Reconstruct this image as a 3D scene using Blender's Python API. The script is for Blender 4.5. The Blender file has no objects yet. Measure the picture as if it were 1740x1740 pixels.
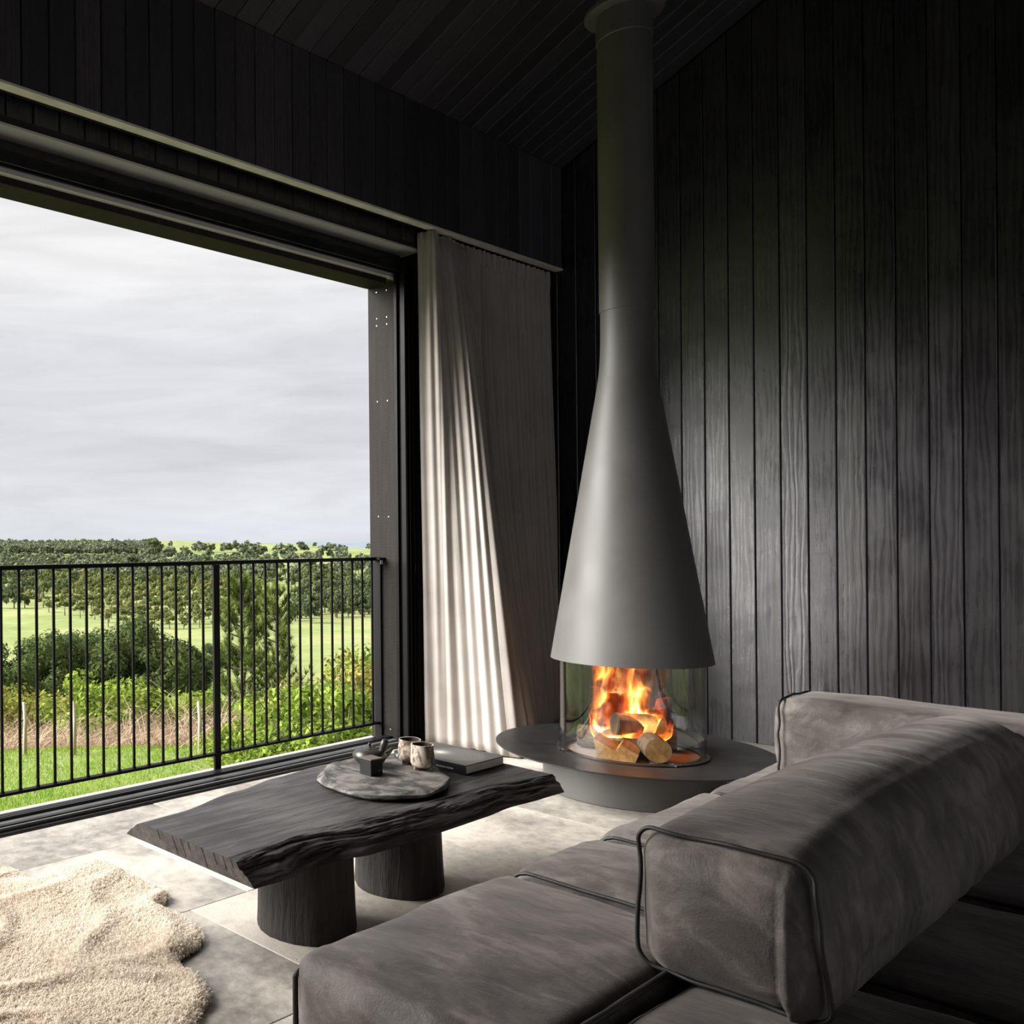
import bpy, bmesh, math, random
import numpy as np
from mathutils import Vector, Matrix, noise as mnoise

# ------------------------------------------------------------------ camera, sky, sun, exposure
SC = bpy.context.scene
COL = SC.collection
F_PX, CX, CY, YAW, ROLL, EYE = 1525.0, 245.0, 927.6, math.radians(53.35), math.radians(0.525), 1.10


def cam_axes():
    c, s = math.cos(YAW), math.sin(YAW)
    f = Vector((c, s, 0)); r = Vector((s, -c, 0)); d = Vector((0, 0, -1))
    cr, sr = math.cos(ROLL), math.sin(ROLL)
    return cr * r + sr * d, cr * d - sr * r, f


CR, CD, CF = cam_axes()
cam = bpy.data.cameras.new('camera')
cam_ob = bpy.data.objects.new('camera', cam)
COL.objects.link(cam_ob)
m = Matrix((CR, -CD, -CF)).transposed().to_4x4()
m.translation = Vector((0, 0, EYE))
cam_ob.matrix_world = m
cam.sensor_width = 36.0
cam.lens = F_PX / 1740.0 * 36.0
cam.shift_x = (870.0 - CX) / 1740.0
cam.shift_y = (CY - 870.0) / 1740.0
cam.clip_start = 0.02
cam.clip_end = 20000
SC.camera = cam_ob

SC.view_settings.view_transform = 'Standard'
SC.view_settings.look = 'None'
SC.view_settings.gamma = 1.0
SC.view_settings.use_curve_mapping = False
SC.view_settings.exposure = 0.0
SC.cycles.use_denoising = True
SC.cycles.max_bounces = 9
SC.cycles.diffuse_bounces = 4
SC.cycles.glossy_bounces = 5
SC.cycles.transparent_max_bounces = 24
SC.cycles.use_adaptive_sampling = True
SC.cycles.adaptive_threshold = 0.015
SC.cycles.caustics_reflective = False
SC.cycles.caustics_refractive = False
SC.cycles.sample_clamp_indirect = 6.0

SUN_STRENGTH = 17.5
SKY_STRENGTH = 1.0


def make_world():
    w = bpy.data.worlds.new('overcast_sky'); SC.world = w; w.use_nodes = True
    nt = w.node_tree; N = nt.nodes; L = nt.links; N.clear()
    out = N.new('ShaderNodeOutputWorld'); bg = N.new('ShaderNodeBackground')
    tc = N.new('ShaderNodeTexCoord')
    sep = N.new('ShaderNodeSeparateXYZ'); L.new(tc.outputs['Generated'], sep.inputs[0])
    ramp = N.new('ShaderNodeValToRGB'); L.new(sep.outputs['Z'], ramp.inputs[0])
    cr = ramp.color_ramp
    cr.elements[0].position = 0.0; cr.elements[0].color = (0.74, 0.77, 0.82, 1)
    cr.elements[1].position = 1.0; cr.elements[1].color = (1.55, 1.56, 1.6, 1)
    for p, c in ((0.03, (0.74, 0.76, 0.80)), (0.10, (0.70, 0.71, 0.755)), (0.20, (0.72, 0.725, 0.77)), (0.30, (0.86, 0.86, 0.87)), (0.42, (0.93, 0.93, 0.94))):
        e = cr.elements.new(p); e.color = (*c, 1)
    mp = N.new('ShaderNodeMapping'); mp.inputs['Scale'].default_value = (2.2, 2.2, 14.0)
    L.new(tc.outputs['Generated'], mp.inputs[0])
    nz = N.new('ShaderNodeTexNoise'); nz.inputs['Scale'].default_value = 2.1; nz.inputs['Detail'].default_value = 7; nz.inputs['Roughness'].default_value = 0.55
    nz.inputs['Distortion'].default_value = 0.4
    L.new(mp.outputs[0], nz.inputs['Vector'])
    mr = N.new('ShaderNodeMapRange'); mr.inputs[1].default_value = 0.3; mr.inputs[2].default_value = 0.72; mr.inputs[3].default_value = 0.90; mr.inputs[4].default_value = 1.13
    L.new(nz.outputs[0], mr.inputs[0])
    mul = N.new('ShaderNodeVectorMath'); mul.operation = 'SCALE'
    L.new(ramp.outputs[0], mul.inputs[0]); L.new(mr.outputs[0], mul.inputs['Scale'])
    L.new(mul.outputs[0], bg.inputs['Color']); bg.inputs['Strength'].default_value = SKY_STRENGTH
    L.new(bg.outputs[0], out.inputs[0])


make_world()
sun = bpy.data.lights.new('hazy_sun', 'SUN'); sun_ob = bpy.data.objects.new('hazy_sun', sun); COL.objects.link(sun_ob)
sun.energy = SUN_STRENGTH; sun.angle = math.radians(56); sun.color = (1.0, 0.97, 0.93)
sun_from = Vector((-0.65, 0.58, 0.54)).normalized()
sun_ob.rotation_euler = (-sun_from).to_track_quat('-Z', 'Y').to_euler()
sun_ob.location = sun_from * 30

RNG = random.Random(7)


# ------------------------------------------------------------------ helpers
def ray(px, py):
    return (CR * ((px - CX) / F_PX) + CD * ((py - CY) / F_PX) + CF)


def atz(px, py, z):
    d = ray(px, py); t = (z - EYE) / d.z
    return Vector((0, 0, EYE)) + d * t


class MB:
    def __init__(s):
        s.v = []; s.f = []; s.mi = []

    def add(s, vs, fs, mi=0):
        o = len(s.v)
        s.v += [tuple(p) for p in vs]
        s.f += [tuple(i + o for i in f) for f in fs]
        s.mi += [mi] * len(fs)
        return s

    def box(s, x0, x1, y0, y1, z0, z1, mi=0):
        return s.add([(x0, y0, z0), (x1, y0, z0), (x1, y1, z0), (x0, y1, z0), (x0, y0, z1), (x1, y0, z1), (x1, y1, z1), (x0, y1, z1)],
                     [(0, 3, 2, 1), (4, 5, 6, 7), (0, 1, 5, 4), (1, 2, 6, 5), (2, 3, 7, 6), (3, 0, 4, 7)], mi)

    def prism(s, pts, axis, a0, a1, mi=0):
        n = len(pts)

        def P(p, a):
            if axis == 'x': return (a, p[0], p[1])
            if axis == 'y': return (p[0], a, p[1])
            return (p[0], p[1], a)
        vs = [P(p, a0) for p in pts] + [P(p, a1) for p in pts]
        fs = [(i, (i + 1) % n, n + (i + 1) % n, n + i) for i in range(n)] + [tuple(range(n - 1, -1, -1)), tuple(range(n, 2 * n))]
        return s.add(vs, fs, mi)

    def tube(s, pts, r, n=8, closed=False, caps=True, mi=0):
        pts = [Vector(p) for p in pts]; k = len(pts)
        rs = r if isinstance(r, (list, tuple)) else [r] * k
        vs = []; prev = None
        for i, p in enumerate(pts):
            a = pts[(i - 1) % k] if (closed or i > 0) else p
            b = pts[(i + 1) % k] if (closed or i < k - 1) else p
            t = (b - a).normalized()
            if prev is None:
                u = t.orthogonal().normalized()
            else:
                u = (prev - t * prev.dot(t))
                u = u.normalized() if u.length > 1e-6 else t.orthogonal().normalized()
            prev = u; w = t.cross(u)
            for j in range(n):
                an = 2 * math.pi * j / n
                vs.append(p + (u * math.cos(an) + w * math.sin(an)) * rs[i])
        fs = []
        for i in range(k if closed else k - 1):
            for j in range(n):
                a = i * n + j; b = i * n + (j + 1) % n; i2 = (i + 1) % k
                fs.append((a, b, i2 * n + (j + 1) % n, i2 * n + j))
        if caps and not closed:
            fs.append(tuple(range(n - 1, -1, -1))); fs.append(tuple(range((k - 1) * n, k * n)))
        return s.add(vs, fs, mi)

    def lathe(s, prof, n=48, cx=0, cy=0, mi=0, closed=False):
        k = len(prof); vs = []
        for r, z in prof:
            for j in range(n):
                a = 2 * math.pi * j / n
                vs.append((cx + r * math.cos(a), cy + r * math.sin(a), z))
        fs = []
        for i in range(k if closed else k - 1):
            for j in range(n):
                i2 = (i + 1) % k
                fs.append((i * n + j, i * n + (j + 1) % n, i2 * n + (j + 1) % n, i2 * n + j))
        if not closed:
            if prof[0][0] > 1e-5: fs.append(tuple(range(n - 1, -1, -1)))
            if prof[-1][0] > 1e-5: fs.append(tuple(range((k - 1) * n, k * n)))
        return s.add(vs, fs, mi)

    def grid(s, P, nu, nv, mi=0):
        vs = [P(i, j) for i in range(nu) for j in range(nv)]
        fs = [(i * nv + j, (i + 1) * nv + j, (i + 1) * nv + j + 1, i * nv + j + 1) for i in range(nu - 1) for j in range(nv - 1)]
        return s.add(vs, fs, mi)

    def mesh(s, name, mats, smooth=False, angle=None):
        me = bpy.data.meshes.new(name)
        me.from_pydata(s.v, [], s.f)
        mats = mats if isinstance(mats, (list, tuple)) else [mats]
        for m_ in mats: me.materials.append(m_)
        if len(mats) > 1: me.polygons.foreach_set('material_index', s.mi)
        if smooth:
            me.polygons.foreach_set('use_smooth', [True] * len(me.polygons))
            if angle is not None:
                me.set_sharp_from_angle(angle=math.radians(angle))
        me.update()
        return me


def link(name, me, parent=None, loc=None, rotz=None):
    o = bpy.data.objects.new(name, me); COL.objects.link(o)
    if parent is not None: o.parent = parent
    if loc is not None: o.location = loc
    if rotz is not None: o.rotation_euler = (0, 0, rotz)
    return o


def part(name, mb, mats, parent=None, smooth=False, angle=None, loc=None, rotz=None, fix=False):
    me = mb.mesh(name, mats, smooth, angle)
    if fix:
        bm = bmesh.new(); bm.from_mesh(me); bmesh.ops.remove_doubles(bm, verts=bm.verts, dist=1e-6)
        bmesh.ops.recalc_face_normals(bm, faces=bm.faces); bm.to_mesh(me); bm.free()
        if smooth:
            me.polygons.foreach_set('use_smooth', [True] * len(me.polygons))
            if angle is not None: me.set_sharp_from_angle(angle=math.radians(angle))
    return link(name, me, parent, loc, rotz)


def np_mesh(name, V, Fq, mats, mi=None, smooth=False):
    """fast mesh from numpy arrays; Fq (n,k) faces"""
    me = bpy.data.meshes.new(name)
    n, k = Fq.shape
    me.vertices.add(len(V)); me.vertices.foreach_set('co', np.ascontiguousarray(V, dtype=np.float32).ravel())
    me.loops.add(n * k); me.loops.foreach_set('vertex_index', np.ascontiguousarray(Fq, dtype=np.int32).ravel())
    me.polygons.add(n); me.polygons.foreach_set('loop_start', np.arange(0, n * k, k, dtype=np.int32))
    for m_ in (mats if isinstance(mats, (list, tuple)) else [mats]): me.materials.append(m_)
    if mi is not None: me.polygons.foreach_set('material_index', np.asarray(mi, dtype=np.int32))
    if smooth: me.polygons.foreach_set('use_smooth', [True] * n)
    me.update(calc_edges=True); me.validate()
    return me


def thing(name, label, cat, loc=(0, 0, 0), rotz=0, group=None):
    o = bpy.data.objects.new(name, None); COL.objects.link(o)
    o.location = loc; o.rotation_euler = (0, 0, rotz); o.empty_display_size = 0.05
    o['label'] = label; o['category'] = cat
    if group: o['group'] = group
    return o


def tag(o, label, cat, group=None, kind=None):
    o['label'] = label; o['category'] = cat
    if group: o['group'] = group
    if kind: o['kind'] = kind
    return o


def struct_root(name):
    o = bpy.data.objects.new(name, None); COL.objects.link(o); o['kind'] = 'structure'; o.empty_display_size = 0.05
    return o


def nz(p, scale=1.0, seed=0.0):
    return mnoise.noise(Vector((p[0] * scale + seed, p[1] * scale - seed * 0.7, p[2] * scale + seed * 1.3)))


# ------------------------------------------------------------------ materials
def new_mat(name):
    m_ = bpy.data.materials.new(name); m_.use_nodes = True
    nt = m_.node_tree; nt.nodes.clear()
    out = nt.nodes.new('ShaderNodeOutputMaterial')
    return m_, nt, out


class NB:
    """tiny node helper"""
    def __init__(s, name):
        s.m, s.nt, s.out = new_mat(name)
        s.tc = None

    def n(s, typ, **kw):
        nd = s.nt.nodes.new('ShaderNode' + typ)
        for k, v in kw.items():
            if hasattr(nd, k) and not k[0].isupper(): setattr(nd, k, v)
        return nd

    def l(s, a, b): s.nt.links.new(a, b)

    def coord(s, kind='Object', scale=(1, 1, 1), rnd=0.0):
        tc = s.n('TexCoord'); o = tc.outputs[kind]
        if rnd:
            oi = s.n('ObjectInfo'); mu = s.n('VectorMath', operation='SCALE'); mu.inputs[0].default_value = (rnd, rnd * 1.7, rnd * 2.3)
            s.l(oi.outputs['Random'], mu.inputs['Scale'])
            ad = s.n('VectorMath', operation='ADD'); s.l(o, ad.inputs[0]); s.l(mu.outputs[0], ad.inputs[1]); o = ad.outputs[0]
        mp = s.n('VectorMath', operation='MULTIPLY'); mp.inputs[1].default_value = scale
        s.l(o, mp.inputs[0])
        return mp.outputs[0]

    def noise(s, vec, scale=5, detail=3, rough=0.55, dist=0.0):
        t = s.n('TexNoise'); t.inputs['Scale'].default_value = scale; t.inputs['Detail'].default_value = detail
        t.inputs['Roughness'].default_value = rough; t.inputs['Distortion'].default_value = dist
        s.l(vec, t.inputs['Vector']); return t.outputs['Fac']

    def vor(s, vec, scale=5, feature='F1', rnd=1.0):
        t = s.n('TexVoronoi'); t.feature = feature; t.inputs['Scale'].default_value = scale
        t.inputs['Randomness'].default_value = rnd
        s.l(vec, t.inputs['Vector']); return t.outputs['Distance']

    def wave(s, vec, scale=5, dist=2.0, detail=2, dscale=1.0, direction='X'):
        t = s.n('TexWave'); t.bands_direction = direction; t.inputs['Scale'].default_value = scale
        t.inputs['Distortion'].default_value = dist; t.inputs['Detail'].default_value = detail; t.inputs['Detail Scale'].default_value = dscale
        s.l(vec, t.inputs['Vector']); return t.outputs['Fac']

    def ramp(s, fac, stops, interp='LINEAR'):
        r = s.n('ValToRGB'); cr = r.color_ramp; cr.interpolation = interp
        while len(cr.elements) < len(stops): cr.elements.new(0.5)
        for e, (p, c) in zip(cr.elements, stops):
            e.position = p; e.color = (*c, 1) if not isinstance(c, (int, float)) else (c, c, c, 1)
        s.l(fac, r.inputs[0]); return r.outputs[0]

    def rng(s, fac, a, b, c, d):
        r = s.n('MapRange'); r.inputs[1].default_value = a; r.inputs[2].default_value = b; r.inputs[3].default_value = c; r.inputs[4].default_value = d
        s.l(fac, r.inputs[0]); return r.outputs[0]

    def math(s, op, a, b=None):
        t = s.n('Math', operation=op)
        for i, x in enumerate((a, b)):
            if x is None: continue
            if isinstance(x, (int, float)): t.inputs[i].default_value = x
            else: s.l(x, t.inputs[i])
        return t.outputs[0]

    def mix(s, fac, a, b, blend='MIX'):
        t = s.n('Mix'); t.data_type = 'RGBA'; t.blend_type = blend
        for i, x in ((0, fac), (6, a), (7, b)):
            if isinstance(x, (int, float)): t.inputs[i].default_value = x
            elif isinstance(x, tuple): t.inputs[i].default_value = (*x, 1)
            else: s.l(x, t.inputs[i])
        return t.outputs[2]

    def bump(s, h, strength=0.3, dist=0.01, prev=None):
        b = s.n('Bump'); b.inputs['Strength'].default_value = strength; b.inputs['Distance'].default_value = dist
        s.l(h, b.inputs['Height'])
        if prev is not None: s.l(prev, b.inputs['Normal'])
        return b.outputs[0]

    def bsdf(s, color, rough=0.5, metal=0.0, normal=None, spec=0.5, **kw):
        b = s.n('BsdfPrincipled')
        for nm, x in (('Base Color', color), ('Roughness', rough), ('Metallic', metal), ('Specular IOR Level', spec)):
            if isinstance(x, tuple): b.inputs[nm].default_value = (*x, 1)
            elif isinstance(x, (int, float)): b.inputs[nm].default_value = x
            else: s.l(x, b.inputs[nm])
        for nm, x in kw.items():
            nm = nm.replace('_', ' ')
            if isinstance(x, tuple): b.inputs[nm].default_value = x if nm.endswith('Radius') else (*x, 1)
            else: b.inputs[nm].default_value = x
        if normal is not None: s.l(normal, b.inputs['Normal'])
        s.l(b.outputs[0], s.out.inputs[0]); return b


def mat_plain(name, color, rough=0.5, metal=0.0, spec=0.5, bump=None, vary=0.15, vscale=6.0, **kw):
    b = NB(name); v = b.coord('Object')
    f = b.noise(v, vscale, 4)
    c0 = tuple(x * (1 - vary) for x in color); c1 = tuple(x * (1 + vary) for x in color)
    col = b.ramp(f, [(0.3, c0), (0.7, c1)])
    rg = b.rng(f, 0.3, 0.7, max(0.02, rough - 0.06), min(1, rough + 0.06))
    nrm = None
    if bump:
        nrm = b.bump(b.noise(v, bump[0], 5), bump[1], bump[2])
    b.bsdf(col, rg, metal, nrm, spec, **kw)
    return b.m


def mat_plank(name, dark=(0.009, 0.0085, 0.010), light=(0.021, 0.0195, 0.022), rough=(0.30, 0.55), grain=0.5, spec=0.5):
    b = NB(name)
    v = b.coord('Object', (1, 1, 1), 9.0)
    vs = b.n('VectorMath', operation='MULTIPLY'); vs.inputs[1].default_value = (1, 1, 0.085); b.l(v, vs.inputs[0]); vs = vs.outputs[0]
    rings = b.wave(vs, 13, 9.0, 2.5, 1.6)
    fine = b.noise(vs, 260, 2)
    vk = b.n('VectorMath', operation='MULTIPLY'); vk.inputs[1].default_value = (7, 7, 2.6); b.l(v, vk.inputs[0])
    knot = b.vor(vk.outputs[0], 1.0)
    kn = b.rng(knot, 0.0, 0.16, 1.0, 0.0)
    saw = b.wave(v, 190, 1.5, 2, 2.0, 'Z')
    patch = b.noise(vs, 6, 4)
    patch2 = b.noise(v, 3.2, 4)
    oi = b.n('ObjectInfo')
    tone = b.math('ADD', b.math('MULTIPLY', patch, 0.6), b.math('MULTIPLY', oi.outputs['Random'], 0.5))
    col = b.ramp(tone, [(0.3, dark), (0.8, light)])
    col = b.mix(b.math('MULTIPLY', kn, 0.6), col, tuple(x * 0.6 for x in dark))
    ramp_ = b.math('MULTIPLY', b.math('POWER', oi.outputs['Random'], 2.0), 0.8)
    col = b.mix(b.math('MULTIPLY', b.math('MULTIPLY', b.math('ADD', ramp_, 0.10), 0.65), rings), col, tuple(x * 2.0 for x in light))
    col = b.mix(b.rng(fine, 0.35, 0.65, 0.45, 0.0), col, tuple(x * 0.45 for x in dark))
    col = b.mix(b.math('MULTIPLY', saw, 0.25), col, tuple(x * 0.5 for x in dark))
    rg = b.rng(b.math('ADD', b.math('MULTIPLY', patch2, 0.8), b.math('MULTIPLY', rings, 0.2)), 0.3, 0.75, rough[0], rough[1])
    amp = b.math('MULTIPLY', b.math('POWER', oi.outputs['Random'], 3.0), 0.9)
    amp = b.math('MULTIPLY', b.math('ADD', amp, 0.08), b.rng(b.noise(vs, 1.6, 3), 0.35, 0.80, 0.05, 1.0))
    h = b.math('ADD', b.math('MULTIPLY', rings, amp), b.math('MULTIPLY', fine, 0.35))
    h = b.math('ADD', h, b.math('MULTIPLY', saw, 0.16)); h = b.math('ADD', h, b.math('MULTIPLY', kn, 1.2))
    n1 = b.bump(h, grain, 0.0016)
    n1 = b.bump(patch2, 0.35, 0.012, n1)
    b.bsdf(col, rg, 0.0, n1, spec)
    return b.m


M = {}


def build_materials():
    M['plank'] = mat_plank('charred_timber', dark=(0.0115, 0.0098, 0.0138), light=(0.0260, 0.0230, 0.0300), rough=(0.22, 0.42), spec=1.0, grain=0.4)
    M['plank_dim'] = mat_plank('charred_timber_matt', (0.030, 0.027, 0.0325), (0.062, 0.055, 0.063), (0.45, 0.7), 0.4, 0.5)
    M['plank_ceiling'] = mat_plank('charred_ceiling_timber', (0.013, 0.0125, 0.0155), (0.032, 0.030, 0.036), (0.45, 0.7), 0.4, 0.5)
    M['black_gap'] = mat_plain('black_backing', (0.004, 0.004, 0.004), 0.9)
    M['frame'] = mat_plain('black_aluminium', (0.012, 0.012, 0.013), 0.30, spec=0.5)
    M['frame_soft'] = mat_plain('dark_grey_aluminium', (0.045, 0.045, 0.048), 0.38, spec=0.5)
    M['lining'] = mat_plain('grey_powder_coat', (0.66, 0.66, 0.63), 0.38, 0.35, vary=0.0)
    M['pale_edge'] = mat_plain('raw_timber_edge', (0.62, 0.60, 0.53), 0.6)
    M['rail'] = mat_plain('black_railing_paint', (0.004, 0.004, 0.0045), 0.5, spec=0.12)
    M['sill_metal'] = mat_plain('grey_sill_metal', (0.16, 0.16, 0.16), 0.4)
    M['hood'] = mat_plain('grey_painted_steel', (0.090, 0.0865, 0.082), 0.48, spec=0.45, vary=0.10, vscale=4, bump=(120, 0.05, 0.001))
    M['hearth'] = mat_plain('dark_painted_steel', (0.014, 0.0138, 0.0135), 0.45, spec=0.4, vary=0.12)
    M['screw'] = mat_plain('bright_screw', (0.75, 0.75, 0.74), 0.3, 0.9)
    M['steel'] = mat_plain('polished_steel', (0.6, 0.6, 0.6), 0.2, 1.0)
    M['brass'] = mat_plain('copper_latch', (0.55, 0.22, 0.10), 0.35, 0.8)
    M['ash'] = mat_plain('pale_ash_bed', (0.30, 0.285, 0.265), 0.9, bump=(60, 0.4, 0.004))
    M['deck'] = mat_plain('pale_concrete_edge', (0.36, 0.335, 0.29), 0.8, bump=(50, 0.2, 0.003))
    # floor stone
    b = NB('limestone_tile'); v = b.coord('Object', (1, 1, 1), 5.0)
    oi = b.n('ObjectInfo')
    f1 = b.noise(v, 3.0, 6, 0.6); f2 = b.noise(v, 26, 5, 0.65); f3 = b.noise(v, 140, 3)
    t = b.math('ADD', b.math('MULTIPLY', f1, 0.70), b.math('MULTIPLY', f2, 0.42)); t = b.math('ADD', t, b.math('MULTIPLY', oi.outputs['Random'], 0.20))
    col = b.ramp(t, [(0.44, (0.19, 0.178, 0.16)), (0.57, (0.35, 0.322, 0.283)), (0.74, (0.56, 0.51, 0.445))])
    pit = b.rng(b.vor(b.coord('Object', (1, 2.2, 1), 5.0), 22), 0.0, 0.10, 1, 0)
    pit = b.math('MULTIPLY', pit, b.rng(f1, 0.5, 0.62, 0, 1))
    col = b.mix(b.math('MULTIPLY', pit, 0.5), col, (0.16, 0.145, 0.125))
    rg = b.rng(b.math('ADD', f1, b.math('MULTIPLY', f2, 0.4)), 0.5, 0.95, 0.34, 0.62)
    h = b.math('SUBTRACT', b.math('ADD', b.math('MULTIPLY', f2, 0.7), b.math('MULTIPLY', f3, 0.25)), b.math('MULTIPLY', pit, 1.0))
    b.bsdf(col, rg, 0, b.bump(h, 0.5, 0.005), 0.5); M['stone'] = b.m
    M['grout'] = mat_plain('pale_grout', (0.22, 0.205, 0.185), 0.9, vary=0.2, vscale=30)
    # leather
    b = NB('nubuck_leather'); v = b.coord('Object')
    f1 = b.noise(v, 4.5, 6, 0.62, 0.6); f2 = b.noise(b.coord('Object', (2.0, 0.7, 1.0)), 15, 5, 0.65, 0.8); pe = b.vor(v, 260); f3 = b.noise(v, 60, 4)
    t = b.math('ADD', b.math('MULTIPLY', f1, 0.7), b.math('MULTIPLY', f2, 0.45))
    col = b.ramp(t, [(0.40, (0.052, 0.045, 0.042)), (0.56, (0.115, 0.099, 0.092)), (0.70, (0.235, 0.206, 0.191))])
    rg = b.rng(t, 0.4, 0.75, 0.52, 0.72)
    h = b.math('ADD', b.math('MULTIPLY', pe, 0.5), b.math('MULTIPLY', f3, 0.9))
    n1 = b.bump(h, 0.22, 0.0022); n1 = b.bump(f2, 0.25, 0.010, n1)
    b.bsdf(col, rg, 0, n1, 0.35, Sheen_Weight=0.25, Sheen_Roughness=0.45, Sheen_Tint=(0.8, 0.75, 0.72)); M['leather'] = b.m
    M['piping'] = mat_plain('leather_piping', (0.022, 0.020, 0.019), 0.55, vary=0.5, vscale=25, bump=(120, 0.3, 0.001))
    # burnt slab wood
    b = NB('burnt_slab_wood'); v = b.coord('Object', (0.16, 1, 1))
    r = b.wave(v, 5, 14, 4, 1.2, 'Y'); f = b.noise(b.coord('Object', (0.55, 6, 6)), 7, 8, 0.7, 0.6); p = b.noise(b.coord('Object', (0.7, 1.6, 1.6)), 3.2, 5)
    t = b.math('ADD', b.math('MULTIPLY', f, 0.55), b.math('MULTIPLY', p, 0.6))
    col = b.ramp(t, [(0.42, (0.013, 0.0125, 0.0125)), (0.55, (0.046, 0.043, 0.0415)), (0.70, (0.115, 0.107, 0.101))])
    h = b.math('ADD', b.math('MULTIPLY', f, 1.0), b.math('MULTIPLY', r, 0.18))
    b.bsdf(col, b.rng(t, 0.4, 0.8, 0.40, 0.62), 0, b.bump(h, 0.55, 0.006), 0.5); M['slab'] = b.m
    b = NB('charred_log_wood'); v = b.coord('Object', (1, 1, 0.14))
    f = b.noise(v, 42, 6, 0.7, 0.3); p = b.noise(b.coord('Object'), 9, 5)
    col = b.ramp(b.math('ADD', b.math('MULTIPLY', f, 0.6), b.math('MULTIPLY', p, 0.45)), [(0.38, (0.008, 0.0075, 0.0075)), (0.6, (0.026, 0.022, 0.019)), (0.8, (0.075, 0.062, 0.05))])
    b.bsdf(col, 0.68, 0, b.bump(f, 0.9, 0.010), 0.35); M['log_dark'] = b.m
    # linen
    b = NB('linen_cloth'); v = b.coord('Object')
    wv = b.noise(b.coord('Object', (1, 1, 0.25)), 420, 2); wh = b.noise(b.coord('Object', (0.3, 0.3, 1)), 420, 2); p = b.noise(v, 5, 5)
    col = b.ramp(p, [(0.3, (0.47, 0.43, 0.40)), (0.7, (0.57, 0.53, 0.49))])
    df = b.n('BsdfDiffuse'); b.l(col, df.inputs[0]); tr = b.n('BsdfTranslucent'); b.l(col, tr.inputs[0])
    nb_ = b.bump(b.math('ADD', wv, wh), 0.3, 0.0012); b.l(nb_, df.inputs['Normal'])
    mx = b.n('MixShader'); mx.inputs[0].default_value = 0.32; b.l(df.outputs[0], mx.inputs[1]); b.l(tr.outputs[0], mx.inputs[2]); b.l(mx.outputs[0], b.out.inputs[0]); M['linen'] = b.m
    # wool
    b = NB('cream_fleece'); v = b.coord('Object')
    f = b.noise(v, 70, 5, 0.7); p = b.noise(v, 7, 4)
    col = b.ramp(b.math('ADD', b.math('MULTIPLY', f, 0.5), b.math('MULTIPLY', p, 0.5)), [(0.30, (0.50, 0.42, 0.325)), (0.5, (0.56, 0.48, 0.385)), (0.7, (0.62, 0.54, 0.445))])
    b.bsdf(col, 0.95, 0, b.bump(f, 0.35, 0.005), 0.03, Sheen_Weight=0.2, Subsurface_Weight=0.3, Subsurface_Radius=(0.012, 0.009, 0.006)); M['wool'] = b.m
    b = NB('cream_wool_pile'); v = b.coord('Object')
    g = b.n('NewGeometry'); f = b.noise(v, 9, 4)
    col = b.ramp(b.math('ADD', b.math('MULTIPLY', f, 0.6), b.math('MULTIPLY', g.outputs['Random Per Island'], 0.4)), [(0.25, (0.80, 0.71, 0.60)), (0.5, (0.87, 0.80, 0.70)), (0.8, (0.92, 0.87, 0.79))])
    df = b.n('BsdfDiffuse'); b.l(col, df.inputs[0]); tr = b.n('BsdfTranslucent'); b.l(col, tr.inputs[0])
    mx = b.n('MixShader'); mx.inputs[0].default_value = 0.45; b.l(df.outputs[0], mx.inputs[1]); b.l(tr.outputs[0], mx.inputs[2]); b.l(mx.outputs[0], b.out.inputs[0]); M['wool_pile'] = b.m
    # slate
    b = NB('grey_slate'); v = b.coord('Object')
    f = b.noise(v, 14, 7, 0.65, 0.8); g = b.noise(v, 70, 4)
    lay = b.vor(v, 7, 'F1')
    col = b.ramp(f, [(0.42, (0.045, 0.042, 0.039)), (0.50, (0.115, 0.106, 0.098)), (0.60, (0.20, 0.184, 0.170))])
    h = b.math('ADD', b.math('MULTIPLY', f, 1.0), b.math('MULTIPLY', g, 0.25))
    b.bsdf(col, 0.62, 0, b.bump(h, 0.6, 0.006), 0.45); M['slate'] = b.m
    M['clay'] = mat_plain('dark_clay_glaze', (0.030, 0.028, 0.024), 0.32, spec=0.5, vary=0.2, vscale=30)
    M['box'] = mat_plain('black_stained_wood', (0.009, 0.0085, 0.0085), 0.6, spec=0.3, vary=0.4, vscale=30)
    M['box_top'] = mat_plain('worn_wood_top', (0.12, 0.095, 0.078), 0.5, vary=0.3, vscale=40)
    # raku cup
    b = NB('mottled_raku_glaze'); v = b.coord('Object', (1, 1, 0.75), 3.0)
    f = b.noise(v, 34, 5, 0.6, 1.0); g = b.noise(v, 16, 3, 0.5, 0.4)
    col = b.ramp(b.math('ADD', b.math('MULTIPLY', f, 0.5), b.math('MULTIPLY', g, 0.5)), [(0.38, (0.06, 0.038, 0.028)), (0.45, (0.20, 0.145, 0.11)), (0.51, (0.56, 0.49, 0.405)), (0.66, (0.72, 0.66, 0.57))])
    b.bsdf(col, 0.38, 0, b.bump(f, 0.4, 0.003), 0.5); M['raku'] = b.m
    M['cup_in'] = mat_plain('dark_cup_glaze', (0.035, 0.024, 0.018), 0.3)
    M['paper'] = mat_plain('page_edges', (0.86, 0.81, 0.74), 0.9, vary=0.06, vscale=80)
    M['print_white'] = mat_plain('white_print', (0.80, 0.79, 0.76), 0.7, vary=0.03)
    M['spine'] = mat_plain('black_book_cloth', (0.012, 0.012, 0.016), 0.5)
    # book cover: grey with a pale burst and fine arcs (flat print)
    b = NB('printed_book_cover'); v = b.coord('Object')
    sb = b.n('VectorMath', operation='SUBTRACT'); sb.inputs[1].default_value = (0.103, 0.170, 0.0); b.l(v, sb.inputs[0])
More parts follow.
